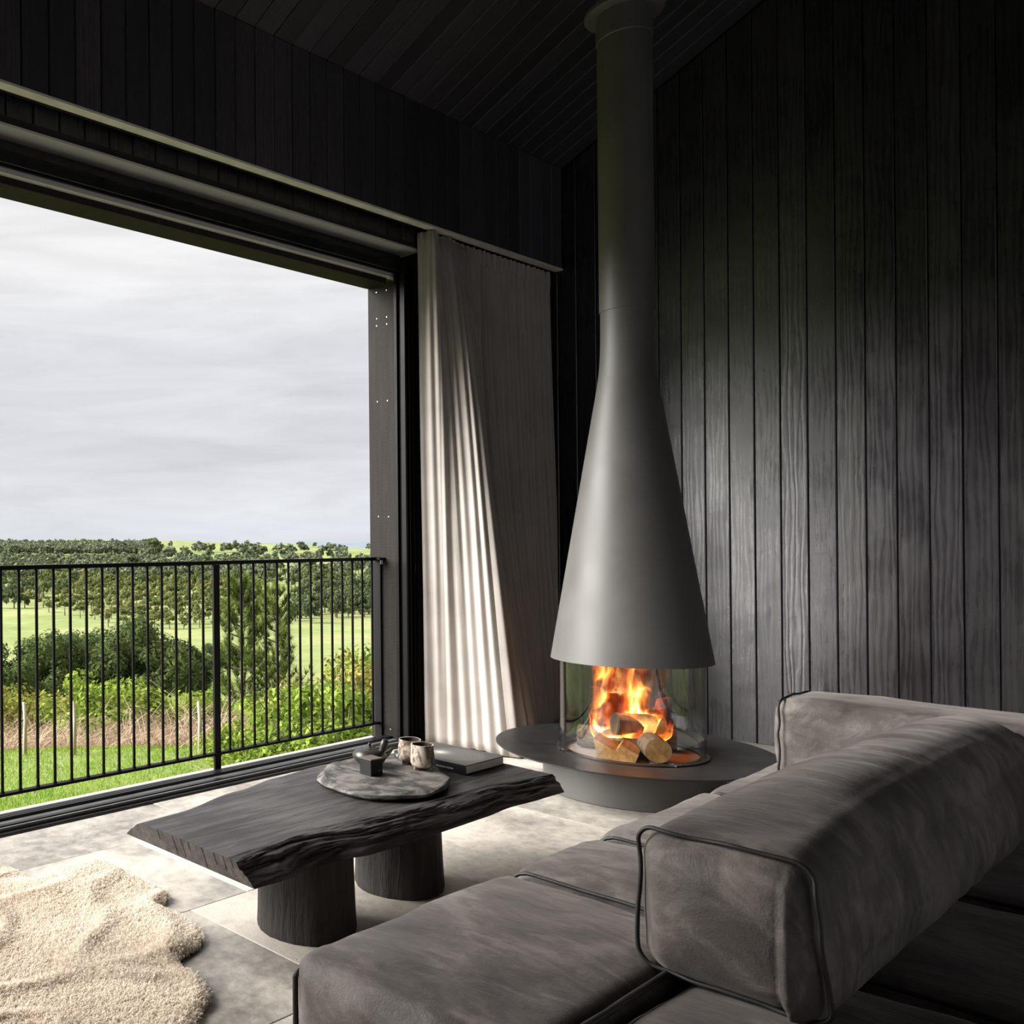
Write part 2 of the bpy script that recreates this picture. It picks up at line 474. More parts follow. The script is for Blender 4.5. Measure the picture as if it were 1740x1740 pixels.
    fl = b.n('VectorMath', operation='MULTIPLY'); fl.inputs[1].default_value = (1, 1, 0); b.l(sb.outputs[0], fl.inputs[0])
    ln = b.n('VectorMath', operation='LENGTH'); b.l(fl.outputs[0], ln.inputs[0])
    glow = b.rng(ln.outputs['Value'], 0.0, 0.055, 1.0, 0.0); glow = b.math('POWER', glow, 3.0)
    sx = b.n('SeparateXYZ'); b.l(fl.outputs[0], sx.inputs[0])
    ang = b.math('ARCTAN2', sx.outputs[0], sx.outputs[1])
    rays_ = b.math('POWER', b.math('ABSOLUTE', b.math('SINE', b.math('MULTIPLY', ang, 26.0))), 4.0)
    rays_ = b.math('MULTIPLY', rays_, b.rng(ln.outputs['Value'], 0.012, 0.055, 1.0, 0.0))
    s2 = b.n('VectorMath', operation='SUBTRACT'); s2.inputs[1].default_value = (0.115, 0.120, 0.0); b.l(v, s2.inputs[0])
    f2_ = b.n('VectorMath', operation='MULTIPLY'); f2_.inputs[1].default_value = (1.0, 0.85, 0); b.l(s2.outputs[0], f2_.inputs[0])
    l2 = b.n('VectorMath', operation='LENGTH'); b.l(f2_.outputs[0], l2.inputs[0])
    arcs = b.math('POWER', b.math('ABSOLUTE', b.math('SINE', b.math('MULTIPLY', l2.outputs['Value'], 420.0))), 6.0)
    arcs = b.math('MULTIPLY', arcs, b.rng(l2.outputs['Value'], 0.085, 0.088, 1.0, 0.0))
    tot = b.math('ADD', b.math('MULTIPLY', glow, 1.0), b.math('MULTIPLY', rays_, 0.35)); tot = b.math('ADD', tot, b.math('MULTIPLY', arcs, 0.22))
    b.bsdf(b.mix(tot, (0.075, 0.073, 0.071), (0.72, 0.70, 0.66)), 0.42, 0, None, 0.5); M['cover'] = b.m
    # glass
    b = NB('clear_curved_glass')
    tp = b.n('BsdfTransparent'); tp.inputs[0].default_value = (0.97, 0.975, 0.97, 1); gl = b.n('BsdfGlossy'); gl.inputs['Roughness'].default_value = 0.0
    lw = b.n('LayerWeight'); lw.inputs['Blend'].default_value = 0.5
    fr = b.math('ADD', b.math('MULTIPLY', b.math('POWER', lw.outputs['Facing'], 4.0), 0.75), 0.05)
    mx = b.n('MixShader'); b.l(fr, mx.inputs[0]); b.l(tp.outputs[0], mx.inputs[1]); b.l(gl.outputs[0], mx.inputs[2]); b.l(mx.outputs[0], b.out.inputs[0]); M['glass'] = b.m
    # firewood
    b = NB('split_firewood'); v = b.coord('Object', (0.12, 1, 1))
    f = b.noise(v, 60, 5, 0.6); p = b.noise(b.coord('Object'), 12, 4)
    col = b.ramp(b.math('ADD', b.math('MULTIPLY', f, 0.5), b.math('MULTIPLY', p, 0.5)), [(0.35, (0.20, 0.10, 0.035)), (0.6, (0.50, 0.27, 0.09))])
    b.bsdf(col, 0.8, 0, b.bump(f, 0.5, 0.004), 0.2); M['wood_split'] = b.m
    M['bark'] = mat_plain('firewood_bark', (0.10, 0.075, 0.045), 0.9, vary=0.5, vscale=35, bump=(60, 0.8, 0.006))
    M['ember'] = mat_plain('charred_log_top', (0.012, 0.010, 0.009), 0.9, bump=(50, 0.8, 0.006))

    def flame(name, gain, cols, scale=9.0, seed=0.0, sharp=3.0):
        b = NB(name)
        tc = b.n('TexCoord')
        g = b.n('VectorMath', operation='SUBTRACT'); g.inputs[1].default_value = (0.5, 0.5, 0.0); b.l(tc.outputs['Generated'], g.inputs[0])
        p = b.coord('Object', (1, 1, 0.42)); ps = b.n('VectorMath', operation='ADD'); ps.inputs[1].default_value = (seed, seed * 2, seed * 3); b.l(p, ps.inputs[0])
        n3 = b.n('TexNoise'); n3.inputs['Scale'].default_value = scale; n3.inputs['Detail'].default_value = 2; b.l(ps.outputs[0], n3.inputs['Vector'])
        sub = b.n('VectorMath', operation='SUBTRACT'); sub.inputs[1].default_value = (0.5, 0.5, 0.5); b.l(n3.outputs['Color'], sub.inputs[0])
        sc_ = b.n('VectorMath', operation='SCALE'); sc_.inputs['Scale'].default_value = 0.10; b.l(sub.outputs[0], sc_.inputs[0])
        pw = b.n('VectorMath', operation='ADD'); b.l(ps.outputs[0], pw.inputs[0]); b.l(sc_.outputs[0], pw.inputs[1])
        f = b.noise(pw.outputs[0], scale * 1.9, 2.5, 0.5, 0.3)
        ridge = b.math('SUBTRACT', 1.0, b.math('ABSOLUTE', b.math('SUBTRACT', b.math('MULTIPLY', f, 4.0), 2.0)))
        ridge = b.math('POWER', b.math('MAXIMUM', ridge, 0.0), sharp)
        sx = b.n('SeparateXYZ'); b.l(g.outputs[0], sx.inputs[0])
        r2 = b.math('ADD', b.math('MULTIPLY', sx.outputs[0], sx.outputs[0]), b.math('MULTIPLY', sx.outputs[1], sx.outputs[1]))
        side = b.math('MAXIMUM', b.math('SUBTRACT', 1.0, b.math('MULTIPLY', r2, 6.0)), 0.0)
        up = b.rng(sx.outputs[2], 0.35, 1.0, 1.0, 0.15)
        val = b.math('MULTIPLY', b.math('MULTIPLY', ridge, side), up)
        col = b.ramp(val, cols)
        em = b.n('Emission'); b.l(col, em.inputs[0]); b.l(b.math('MULTIPLY', val, gain), em.inputs[1])
        b.l(em.outputs[0], b.out.inputs['Volume'])
        b.m.cycles.volume_step_rate = 0.2
        return b.m
    M['flame_hot'] = flame('bright_flame', 1500.0, [(0.03, (1.0, 0.16, 0.015)), (0.18, (1.0, 0.42, 0.06)), (0.45, (1.0, 0.74, 0.32))], 9.0, 0.0, 3.0)
    M['flame_mid'] = flame('orange_flame', 520.0, [(0.05, (1.0, 0.10, 0.01)), (0.4, (1.0, 0.30, 0.03)), (0.8, (1.0, 0.55, 0.12))], 11.0, 3.1, 2.5)
    M['flame_red'] = flame('red_flame', 40.0, [(0.05, (1.0, 0.07, 0.012)), (0.6, (1.0, 0.14, 0.02))], 7.0, 7.7, 1.0)

    # outside
    def leaf(name, c0, c1, c2, trans=0.35):
        b = NB(name); v = b.coord('Object', (1, 1, 1), 6.0)
        oi = b.n('ObjectInfo')
        f = b.noise(v, 0.9, 4); g = b.n('NewGeometry')
        t = b.math('ADD', b.math('MULTIPLY', f, 0.6), b.math('MULTIPLY', g.outputs['Random Per Island'], 0.45))
        t = b.math('ADD', t, b.math('MULTIPLY', b.math('SUBTRACT', oi.outputs['Random'], 0.5), 0.3))
        col = b.ramp(t, [(0.25, c0), (0.55, c1), (0.85, c2)])
        df = b.n('BsdfDiffuse'); b.l(col, df.inputs[0]); tr = b.n('BsdfTranslucent'); b.l(col, tr.inputs[0])
        mx = b.n('MixShader'); mx.inputs[0].default_value = trans; b.l(df.outputs[0], mx.inputs[1]); b.l(tr.outputs[0], mx.inputs[2])
        b.l(mx.outputs[0], b.out.inputs[0]); return b.m
    M['leaf_bright'] = leaf('bright_leaves', (0.075, 0.120, 0.018), (0.188, 0.262, 0.042), (0.315, 0.375, 0.075))
    M['leaf_olive'] = leaf('olive_leaves', (0.105, 0.105, 0.024), (0.225, 0.217, 0.053), (0.360, 0.315, 0.090))
    M['leaf_dark'] = leaf('dark_leaves', (0.029, 0.042, 0.018), (0.062, 0.088, 0.031), (0.111, 0.140, 0.049))
    M['leaf_forest_hazy'] = leaf('haze_tinted_forest_leaves', (0.053, 0.071, 0.036), (0.105, 0.132, 0.060), (0.173, 0.198, 0.087))  # lighter, greyer leaf colour stands in for haze over the valley
    M['leaf_far_hazy'] = leaf('haze_greyed_far_leaves', (0.085, 0.105, 0.066), (0.120, 0.142, 0.088), (0.165, 0.185, 0.115), 0.2)  # distance haze painted into the foliage colour
    M['leaf_orchard'] = leaf('orchard_leaves', (0.085, 0.105, 0.036), (0.155, 0.175, 0.062), (0.245, 0.235, 0.090))
    M['needle'] = leaf('pine_needles', (0.060, 0.095, 0.022), (0.145, 0.20, 0.045), (0.24, 0.28, 0.075))
    M['grass'] = leaf('lawn_blades', (0.105, 0.188, 0.024), (0.188, 0.307, 0.039), (0.285, 0.383, 0.068), 0.4)
    M['twig'] = leaf('dry_twigs', (0.176, 0.112, 0.083), (0.368, 0.264, 0.192), (0.576, 0.456, 0.328), 0.15)
    M['trunk'] = mat_plain('grey_brown_trunk', (0.11, 0.085, 0.06), 0.9, vary=0.4, vscale=12, bump=(20, 0.6, 0.02))
    M['house_wall'] = mat_plain('white_house_wall', (0.30, 0.29, 0.27), 0.8)
    M['house_roof'] = mat_plain('pale_metal_roof', (0.33, 0.33, 0.32), 0.5)
    M['house_roof_dark'] = mat_plain('grey_metal_roof', (0.11, 0.105, 0.105), 0.5)
    M['stake'] = mat_plain('weathered_stake', (0.40, 0.34, 0.27), 0.9)
    # terrain
    b = NB('pasture_ground'); v = b.coord('Object')
    f = b.noise(v, 0.035, 6, 0.6); g = b.noise(v, 0.4, 6, 0.65); h = b.noise(v, 6, 4, 0.7)
    t = b.math('ADD', b.math('MULTIPLY', f, 0.55), b.math('MULTIPLY', g, 0.35)); t = b.math('ADD', t, b.math('MULTIPLY', h, 0.2))
    col = b.ramp(t, [(0.42, (0.115, 0.150, 0.050)), (0.54, (0.165, 0.198, 0.070)), (0.66, (0.235, 0.240, 0.108))])
    soil = b.rng(b.noise(v, 0.021, 3, 0.5), 0.70, 0.74, 0, 0.8)
    col = b.mix(soil, col, (0.20, 0.10, 0.055))
    b.bsdf(col, 0.95, 0, b.bump(h, 0.5, 0.05), 0.1); M['ground'] = b.m
    M['far_hill_hazy'] = mat_plain('haze_tinted_far_hill', (0.11, 0.14, 0.165), 0.95, vary=0.15, vscale=0.004)  # bluish base colour imitates atmospheric haze


build_materials()

# ------------------------------------------------------------------ room shell
YW, XR, ZW = 2.98, 5.56, 3.47          # plank wall above the window, end wall, wall height
SLOPE = 0.468
YF = 3.12                               # inner line of the sliding-door frame
XJ = 4.10                               # right reveal of the opening
ZHEAD = 2.557
X0 = -3.2                               # how far the opening runs behind the camera
PW = 0.1215                             # plank cover width


def plank_mesh(w, t, h, htop2=None, mat=None, c=0.004):
    """one board: local x = width, y = thickness (face at -y), z = length; chamfered face edges"""
    h2 = h if htop2 is None else htop2
    pr = [(-w / 2, 0), (-w / 2, -t + c), (-w / 2 + c, -t), (w / 2 - c, -t), (w / 2, -t + c), (w / 2, 0)]
    mb = MB()
    vs = [(x, y, 0) for x, y in pr] + [(x, y, h + (h2 - h) * (x / w + 0.5)) for x, y in pr]
    n = 6
    mb.add(vs, [(i, n + i, n + (i + 1) % n, (i + 1) % n) for i in range(n)] + [tuple(range(n)), tuple(range(2 * n - 1, n - 1, -1))])
    return mb.mesh('plank', mat)


def build_floor():
    root = struct_root('floor')
    part('grout_bed', MB().box(X0 - 1.2, XR + 0.02, -4.2, 3.06, -0.12, -0.004), M['grout'], root)
    rows = [(2.706, 3.058), (2.097, 2.706), (1.487, 2.097), (0.878, 1.487), (0.268, 0.878), (-0.341, 0.268), (-0.95, -0.341), (-1.56, -0.95), (-2.17, -1.56), (-2.78, -2.17), (-3.39, -2.78), (-4.0, -3.39)]
    offs = [2.31, 1.957, 1.721, 1.52, 2.2, 1.9, 1.6, 2.3, 1.7, 2.0, 1.5, 2.1]
    rr = random.Random(3)
    g = 0.0013
    for (y0, y1), off in zip(rows, offs):
        k = math.ceil((off - X0) / 0.87)
        xs = [off - 0.87 * k + 0.87 * i for i in range(0, 16)]
        for a, b_ in zip(xs[:-1], xs[1:]):
            a = max(a, X0 - 1.2); b2 = min(b_, XR)
            if b2 - a < 0.05 or a > XR: continue
            if y1 < -1.0 and (b2 < -1 or a > 4.5): pass
            mb = MB(); x0, x1, ya, yb = a + g, b2 - g, y0 + g, y1 - g
            cx_, cy_ = (x0 + x1) / 2, (ya + yb) / 2; hx, hy = (x1 - x0) / 2, (yb - ya) / 2; c = 0.0008
            vs = [(-hx, -hy, -0.05), (hx, -hy, -0.05), (hx, hy, -0.05), (-hx, hy, -0.05), (-hx, -hy, -c), (hx, -hy, -c), (hx, hy, -c), (-hx, hy, -c),
                  (-hx + c, -hy + c, 0), (hx - c, -hy + c, 0), (hx - c, hy - c, 0), (-hx + c, hy - c, 0)]
            fs = [(0, 3, 2, 1)] + [(i, (i + 1) % 4, 4 + (i + 1) % 4, 4 + i) for i in range(4)] + [(4 + i, 4 + (i + 1) % 4, 8 + (i + 1) % 4, 8 + i) for i in range(4)] + [(8, 9, 10, 11)]
            mb.add(vs, fs)
            o = part('floor_tile', mb, M['stone'], root, loc=(cx_, cy_, rr.uniform(-0.0012, 0.0004)))
    return root


def build_walls():
    # window wall: boards above the opening
    root = struct_root('wall_left')
    part('backing', MB().box(X0 - 1, XR + 0.2, YW + 0.022, YW + 0.05, 2.838, ZW + 0.1), M['black_gap'], root)
    me = plank_mesh(PW - 0.004, 0.02, ZW - 2.838 - 0.002, None, M['plank_dim'])
    n = int((XR - X0) / PW) + 3
    for i in range(n):
        x = 2.017 + PW / 2 + PW * (i - 42)
        x = XR - PW * (i + 0.5) - 0.01
        if x < X0 - 1: break
        link('plank', me, root, (x, YW + 0.021 + RNG.uniform(-0.0012, 0.0012), 2.839))
    # timber lower edge that catches the light
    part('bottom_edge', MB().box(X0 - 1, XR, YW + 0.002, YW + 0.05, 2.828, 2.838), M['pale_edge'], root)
    # wall behind the curtain, right of the opening
    part('backing', MB().box(XJ + 0.16, XR + 0.2, 3.13, 3.34, -0.1, 2.83), M['black_gap'], root)
    part('sun_block_wall', MB().box(X0 - 1, -0.9, 3.13, 3.29, -0.1, 2.83), M['plank_dim'], root)  # unseen wall stretch added to keep the sun off the bolster end
    part('recess_lid', MB().box(X0 - 1, XR + 0.1, YW + 0.051, 3.34, 2.90, 2.94), M['black_gap'], root)
    part('upper_wall', MB().box(X0 - 1, XR + 0.2, 3.30, 3.40, 2.62, 3.8), M['plank_dim'], root)

    # short boards of the recess fascia above the frame
    rt = struct_root('trim_1')
    mf = plank_mesh(PW - 0.004, 0.02, 2.895 - 2.765, None, M['plank'])
    i = 0
    x = XR - PW / 2 - 0.02
    while x > X0 - 0.5:
        if x < XJ + 0.12: link('plank', mf, rt, (x, 3.11 + RNG.uniform(-0.001, 0.001), 2.765))
        x -= PW
    part('edge_strip', MB().box(X0 - 1, XJ + 0.14, 3.088, 3.12, 2.738, 2.765), M['frame'], rt)
    part('backing', MB().box(X0 - 1, XJ + 0.14, 3.111, 3.125, 2.766, 2.895), M['black_gap'], rt)

    # end wall with tall boards
    root = struct_root('wall_right')
    part('backing', MB().box(XR + 0.024, XR + 0.08, -4.2, 3.4, -0.1, 5.6), M['black_gap'], root)
    y = YW + 0.10
    w = PW - 0.003
    while y > -4.1:
        def top(yy):
            return min(ZW + SLOPE * (YW - yy), ZW + SLOPE * (YW + 0.6) - SLOPE * max(0, (-0.6 - yy))) - 0.004
        yl, yr = y + w / 2, y - w / 2
        ha, hb = top(min(yl, YW)), top(min(yr, YW))
        if y > YW: ha = hb = 2.82
        me = plank_mesh(w, 0.02, ha, hb, M['plank'])
        o = link('plank', me, root, (XR + 0.021 + RNG.uniform(-0.0012, 0.0012), y, 0.0), math.radians(-90))
        y -= PW

    # the sides of the room behind the camera
    wb = struct_root('wall_back')
    part('boarding', MB().box(X0 - 1.3, X0 - 1.2, -4.3, 3.4, -0.1, 5.4), M['plank_dim'], wb)
    wn = struct_root('wall_near')
    part('boarding', MB().box(X0 - 1.2, -0.4, -4.3, -4.2, -0.1, 3.47).box(5.2, XR + 0.02, -4.3, -4.2, -0.1, 3.47).box(-0.4, 5.2, -4.3, -4.2, 2.5, 3.47), M['plank_dim'], wn)

    # ceiling boards run up the slope
    root = struct_root('ceiling')
    ang = math.atan(SLOPE); ln = (YW + 0.6) / math.cos(ang)
    me = plank_mesh(PW - 0.003, 0.02, ln, None, M['plank_ceiling'])
    # local z runs up the slope, local -y faces down into the room
    R = Matrix(((-1, 0, 0), (0, math.sin(ang), -math.cos(ang)), (0, math.cos(ang), math.sin(ang)))).to_4x4()
    R = Matrix(((1, 0, 0), (0, math.sin(ang), -math.cos(ang)), (0, math.cos(ang), math.sin(ang)))).to_4x4()
    x = XR - PW / 2 - 0.01
    nrm = Vector((0, math.sin(ang), math.cos(ang)))
    while x > X0 - 1:
        o = link('plank', me, root)
        T = R.copy(); T.translation = Vector((x, YW, ZW)) + nrm * (0.021 + RNG.uniform(-0.0012, 0.0012))
        o.matrix_world = T
        x -= PW
    ridge = ZW + SLOPE * (YW + 0.6)
    pr = [(YW + 0.06, ZW - SLOPE * 0.06 + 0.024), (-0.6, ridge + 0.024), (-0.6, ridge + 0.10), (YW + 0.06, ZW + 0.08)]
    part('backing', MB().prism(pr, 'x', X0 - 1, XR + 0.1), M['black_gap'], root)
    pr = [(-0.6, ridge), (-4.2, ridge - SLOPE * 3.6), (-4.2, ridge - SLOPE * 3.6 + 0.1), (-0.6, ridge + 0.1)]
    part('far_slope', MB().prism(pr, 'x', X0 - 1, XR + 0.1), M['plank_dim'], root)


def build_window():
    root = struct_root('window_1')
    xa = -0.88
    # head: profile pieces running the whole opening
    part('head_lining', MB().box(xa, XJ + 0.14, 3.09, 3.215, 2.728, 2.738), M['lining'], root)
    part('head_frame', MB().box(xa, XJ + 0.1, 3.20, 3.26, 2.652, 2.727), M['frame'], root)
    part('head_track', MB().box(xa, XJ + 0.1, 3.145, 3.153, 2.612, 2.66).box(xa, XJ + 0.1, 3.172, 3.180, 2.606, 2.66).box(xa, XJ + 0.1, 3.14, 3.26, 2.651, 2.659), M['frame'], root)
    part('head_soffit', MB().box(xa, XJ + 0.1, 3.185, 3.225, 2.588, 2.61), M['lining'], root)
    part('head_board', MB().prism([(3.215, 2.557), (3.35, 2.557), (3.35, 2.655), (3.215, 2.587)], 'x', xa, XJ), M['reveal'], root)
    # right reveal board with screws
    part('reveal_board', MB().box(XJ, XJ + 0.02, 3.165, 3.345, 0.0, 2.557), M['reveal'], root)
    scr = MB()
    for z, n in ((2.52, 2), (2.37, 2), (2.33, 2), (1.90, 2), (1.25, 2), (0.06, 2), (0.62, 0)):
        for k in range(n):
            y = 3.215 + 0.07 * k; s = 0.0035
            scr.lathe([(0.004, -0.002), (0.004, 0.0), (0.0025, 0.001)], 8)
            base = len(scr.v) - 24
            for q in range(base, len(scr.v)):
                a, b_, c = scr.v[q]; scr.v[q] = (XJ - 0.0005 - c, y + a, z + 0.004 * k + b_)
    part('screws', scr, M['screw'], root)['kind'] = 'stuff'
    # frame jamb: stepped fins of the multi-track pocket
    part('jamb_edge', MB().box(XJ - 0.004, XJ + 0.03, 3.147, 3.164, 0.0, 2.60), M['rail'], root)
    part('jamb_frame', MB().box(XJ + 0.012, XJ + 0.16, 3.128, 3.146, 0.0, 2.66), M['rail'], root)
    for k, (x0, x1, y0, y1, mt) in enumerate(((XJ + 0.004, XJ + 0.018, 3.10, 3.127, 'rail'), (XJ + 0.036, XJ + 0.044, 3.098, 3.127, 'rail'), (XJ + 0.066, XJ + 0.074, 3.094, 3.127, 'rail'), (XJ + 0.082, XJ + 0.088, 3.094, 3.127, 'rail'), (XJ + 0.102, XJ + 0.15, 3.086, 3.127, 'frame'))):
        part('jamb_fin', MB().box(x0, x1, y0, y1, 0.0, 2.66), M[mt], root)
    part('latch', MB().box(XJ + 0.076, XJ + 0.082, 3.098, 3.112, 0.945, 0.985), M['brass'], root)
    lk = MB()
    for z in (2.42, 2.49, 0.14, 0.19):
        lk.lathe([(0.004, 0), (0.004, 0.002)], 8)
        for q in range(len(lk.v) - 16, len(lk.v)):
            a, b_, c = lk.v[q]; lk.v[q] = (XJ + 0.028 + a, 3.1275 - c, z + b_)
    part('screws', lk, M['screw'], root)['kind'] = 'stuff'
    # sill tracks
    part('sill_base', MB().box(xa, XJ + 0.15, 3.062, 3.26, -0.05, 0.004), M['frame'], root)
    for y0, y1, z1, mt in ((3.066, 3.082, 0.008, 'frame'), (3.096, 3.106, 0.020, 'sill_metal'), (3.112, 3.135, 0.024, 'frame'), (3.139, 3.198, 0.012, 'sill_metal'), (3.203, 3.213, 0.024, 'frame'), (3.222, 3.232, 0.024, 'frame_soft'), (3.240, 3.256, 0.024, 'frame')):
        part('sill_track', MB().box(xa, XJ + 0.0 if y1 > 3.16 else XJ + 0.1, y0, y1, 0.0041, z1), M[mt], root)
    # outer ledge
    rt = struct_root('trim_2')
    part('ledge', MB().box(xa - 1, XJ + 0.6, 3.262, 3.372, -0.5, -0.004), M['deck'], rt)
    return root


def build_railing():
    root = thing('balcony_railing', 'black metal balcony railing with slim round balusters across the open window', 'railing', (0, 0, 0))
    y = 3.289
    xa, xb = -0.89, XJ - 0.006
    part('top_rail', MB().box(xa, XJ - 0.004, y - 0.02, y + 0.02, 1.006, 1.024), M['rail'], root)
    part('bottom_rail', MB().box(xa, XJ - 0.004, y - 0.015, y + 0.015, 0.084, 0.096), M['rail'], root)
    bm = MB().tube([(0, 0, 0.0965), (0, 0, 1.0055)], 0.0068, 10).tube([(0, 0, 0.0965), (0, 0, 0.102)], 0.009, 10).mesh('baluster', M['rail'], True, 40)
    x0 = 1.715
    posts = [2.8785]
    x = x0
    xs = []
    k = -60
    while True:
        x = x0 + 0.0831 * k; k += 1
        if x > 4.08: break
        if x < xa + 0.03: continue
        xs.append(x)
    for x in xs:
        if abs(x - 2.8785) < 0.03 or abs(x - (2.8785 - 2.32)) < 0.03: continue
        link('baluster', bm, root, (x, y, 0))
    for x in (2.8785, 2.8785 - 2.32):
        part('post', MB().box(x - 0.019, x + 0.019, y - 0.006, y + 0.006, -0.0035, 1.005), M['rail'], root)
    part('post', MB().box(XJ - 0.012, XJ - 0.001, y - 0.022, y + 0.022, -0.0035, 1.005), M['rail'], root)
    part('wall_bracket', MB().box(XJ - 0.05, XJ - 0.001, y - 0.05, y - 0.0205, 1.008, 1.022), M['rail'], root)
    part('bolt', MB().tube([(XJ - 0.03, y - 0.046, 0.985), (XJ - 0.03, y - 0.046, 1.0075)], 0.007, 8), M['steel'], root)


def mat_reveal():
    b = NB('saw_marked_dark_board'); v = b.coord('Object')
    saw = b.wave(v, 42, 1.2, 2, 1.5, 'Z'); f = b.noise(b.coord('Object', (1, 1, 0.1)), 40, 4)
    p = b.noise(v, 5, 4)
    col = b.ramp(b.math('ADD', b.math('MULTIPLY', saw, 0.5), b.math('MULTIPLY', f, 0.5)), [(0.25, (0.010, 0.0085, 0.008)), (0.8, (0.030, 0.026, 0.024))])
    b.bsdf(col, 0.75, 0, b.bump(saw, 0.4, 0.003), 0.12); M['reveal'] = b.m


mat_reveal()
build_floor(); build_walls(); build_window(); build_railing()

# ------------------------------------------------------------------ fireplace
FC = (4.093, 1.907)


def build_fireplace():
    root = thing('fireplace', 'tall grey conical steel fireplace with glass cylinder and round hearth plate', 'fireplace', (FC[0], FC[1], 0))
    part('base', MB().lathe([(0.352, 0.0), (0.356, 0.004), (0.356, 0.16), (0.30, 0.16)], 96), M['hood'], root, True, 40)
    # wide shallow plate
    part('hearth_plate', MB().lathe([(0.30, 0.1605), (0.42, 0.1605), (0.545, 0.178), (0.556, 0.183), (0.556, 0.187), (0.545, 0.188), (0.42, 0.181), (0.318, 0.176), (0.30, 0.172)], 128, closed=True), M['hearth'], root, True, 50)
    part('fire_tray', MB().lathe([(0.0, 0.158), (0.299, 0.158), (0.299, 0.170), (0.262, 0.170), (0.25, 0.164), (0.0, 0.164)], 96), M['ash'], root, True, 40)
    part('tray_ring', MB().lathe([(0.262, 0.1705), (0.299, 0.1705), (0.299, 0.178), (0.262, 0.178)], 96, closed=True), M['hearth'], root, True, 40)
    part('glass_cylinder', MB().lathe([(0.283, 0.1785), (0.287, 0.1785), (0.287, 0.60), (0.283, 0.60)], 128, closed=True), M['glass'], root, True, 40)
    # clips that hold the glass
    for a in (-35, 145, 235, 60):
        c = MB().box(0.289, 0.305, -0.008, 0.008, 0.1765, 0.187).tube([(0.306, 0, 0.181), (0.322, 0, 0.183)], 0.004, 8)
        part('glass_clip', c, M['steel'], root, rotz=math.radians(a))
    prof = [(0.320, 0.578), (0.2825, 0.806), (0.2399, 1.066), (0.183, 1.413), (0.1405, 1.672), (0.1285, 1.745), (0.1185, 1.812), (0.1115, 1.87), (0.1075, 1.935), (0.1055, 2.02), (0.1050, 2.14)]
    # resample smoothly
    pr = []
    for i in range(len(prof) - 1):
        p0 = prof[max(i - 1, 0)]; p1 = prof[i]; p2 = prof[i + 1]; p3 = prof[min(i + 2, len(prof) - 1)]
        for k in range(6):
            t = k / 6
            q = [0.5 * ((2 * p1[a]) + (-p0[a] + p2[a]) * t + (2 * p0[a] - 5 * p1[a] + 4 * p2[a] - p3[a]) * t * t + (-p0[a] + 3 * p1[a] - 3 * p2[a] + p3[a]) * t ** 3) for a in (0, 1)]
            pr.append(tuple(q))
    pr.append(prof[-1])
    inner = [(r - 0.006, z) for r, z in reversed(pr)]
    part('hood', MB().lathe(pr + inner, 128, closed=True), M['hood'], root, True, 50)
    part('flue', MB().lathe([(0.109, 2.118), (0.109, 3.98), (0.10, 3.98), (0.10, 2.141), (0.1056, 2.141), (0.1056, 2.118)], 96, closed=True), M['hood'], root, True, 50)
    part('flue_collar', MB().lathe([(0.1092, 3.315), (0.1125, 3.318), (0.1125, 3.43), (0.150, 3.432), (0.158, 3.436), (0.158, 3.452), (0.1092, 3.452)], 96, closed=True), M['hood'], root, True, 40)
    bo = MB()
    for k in range(10):
        a = 2 * math.pi * k / 10
        p = Vector((0.1125 * math.cos(a), 0.1125 * math.sin(a), 3.34)); d = Vector((math.cos(a), math.sin(a), 0))
        bo.tube([p, p + d * 0.002], 0.0025, 6)
    part('rivets', bo, M['steel'], root)['kind'] = 'stuff'
    return root


build_fireplace()


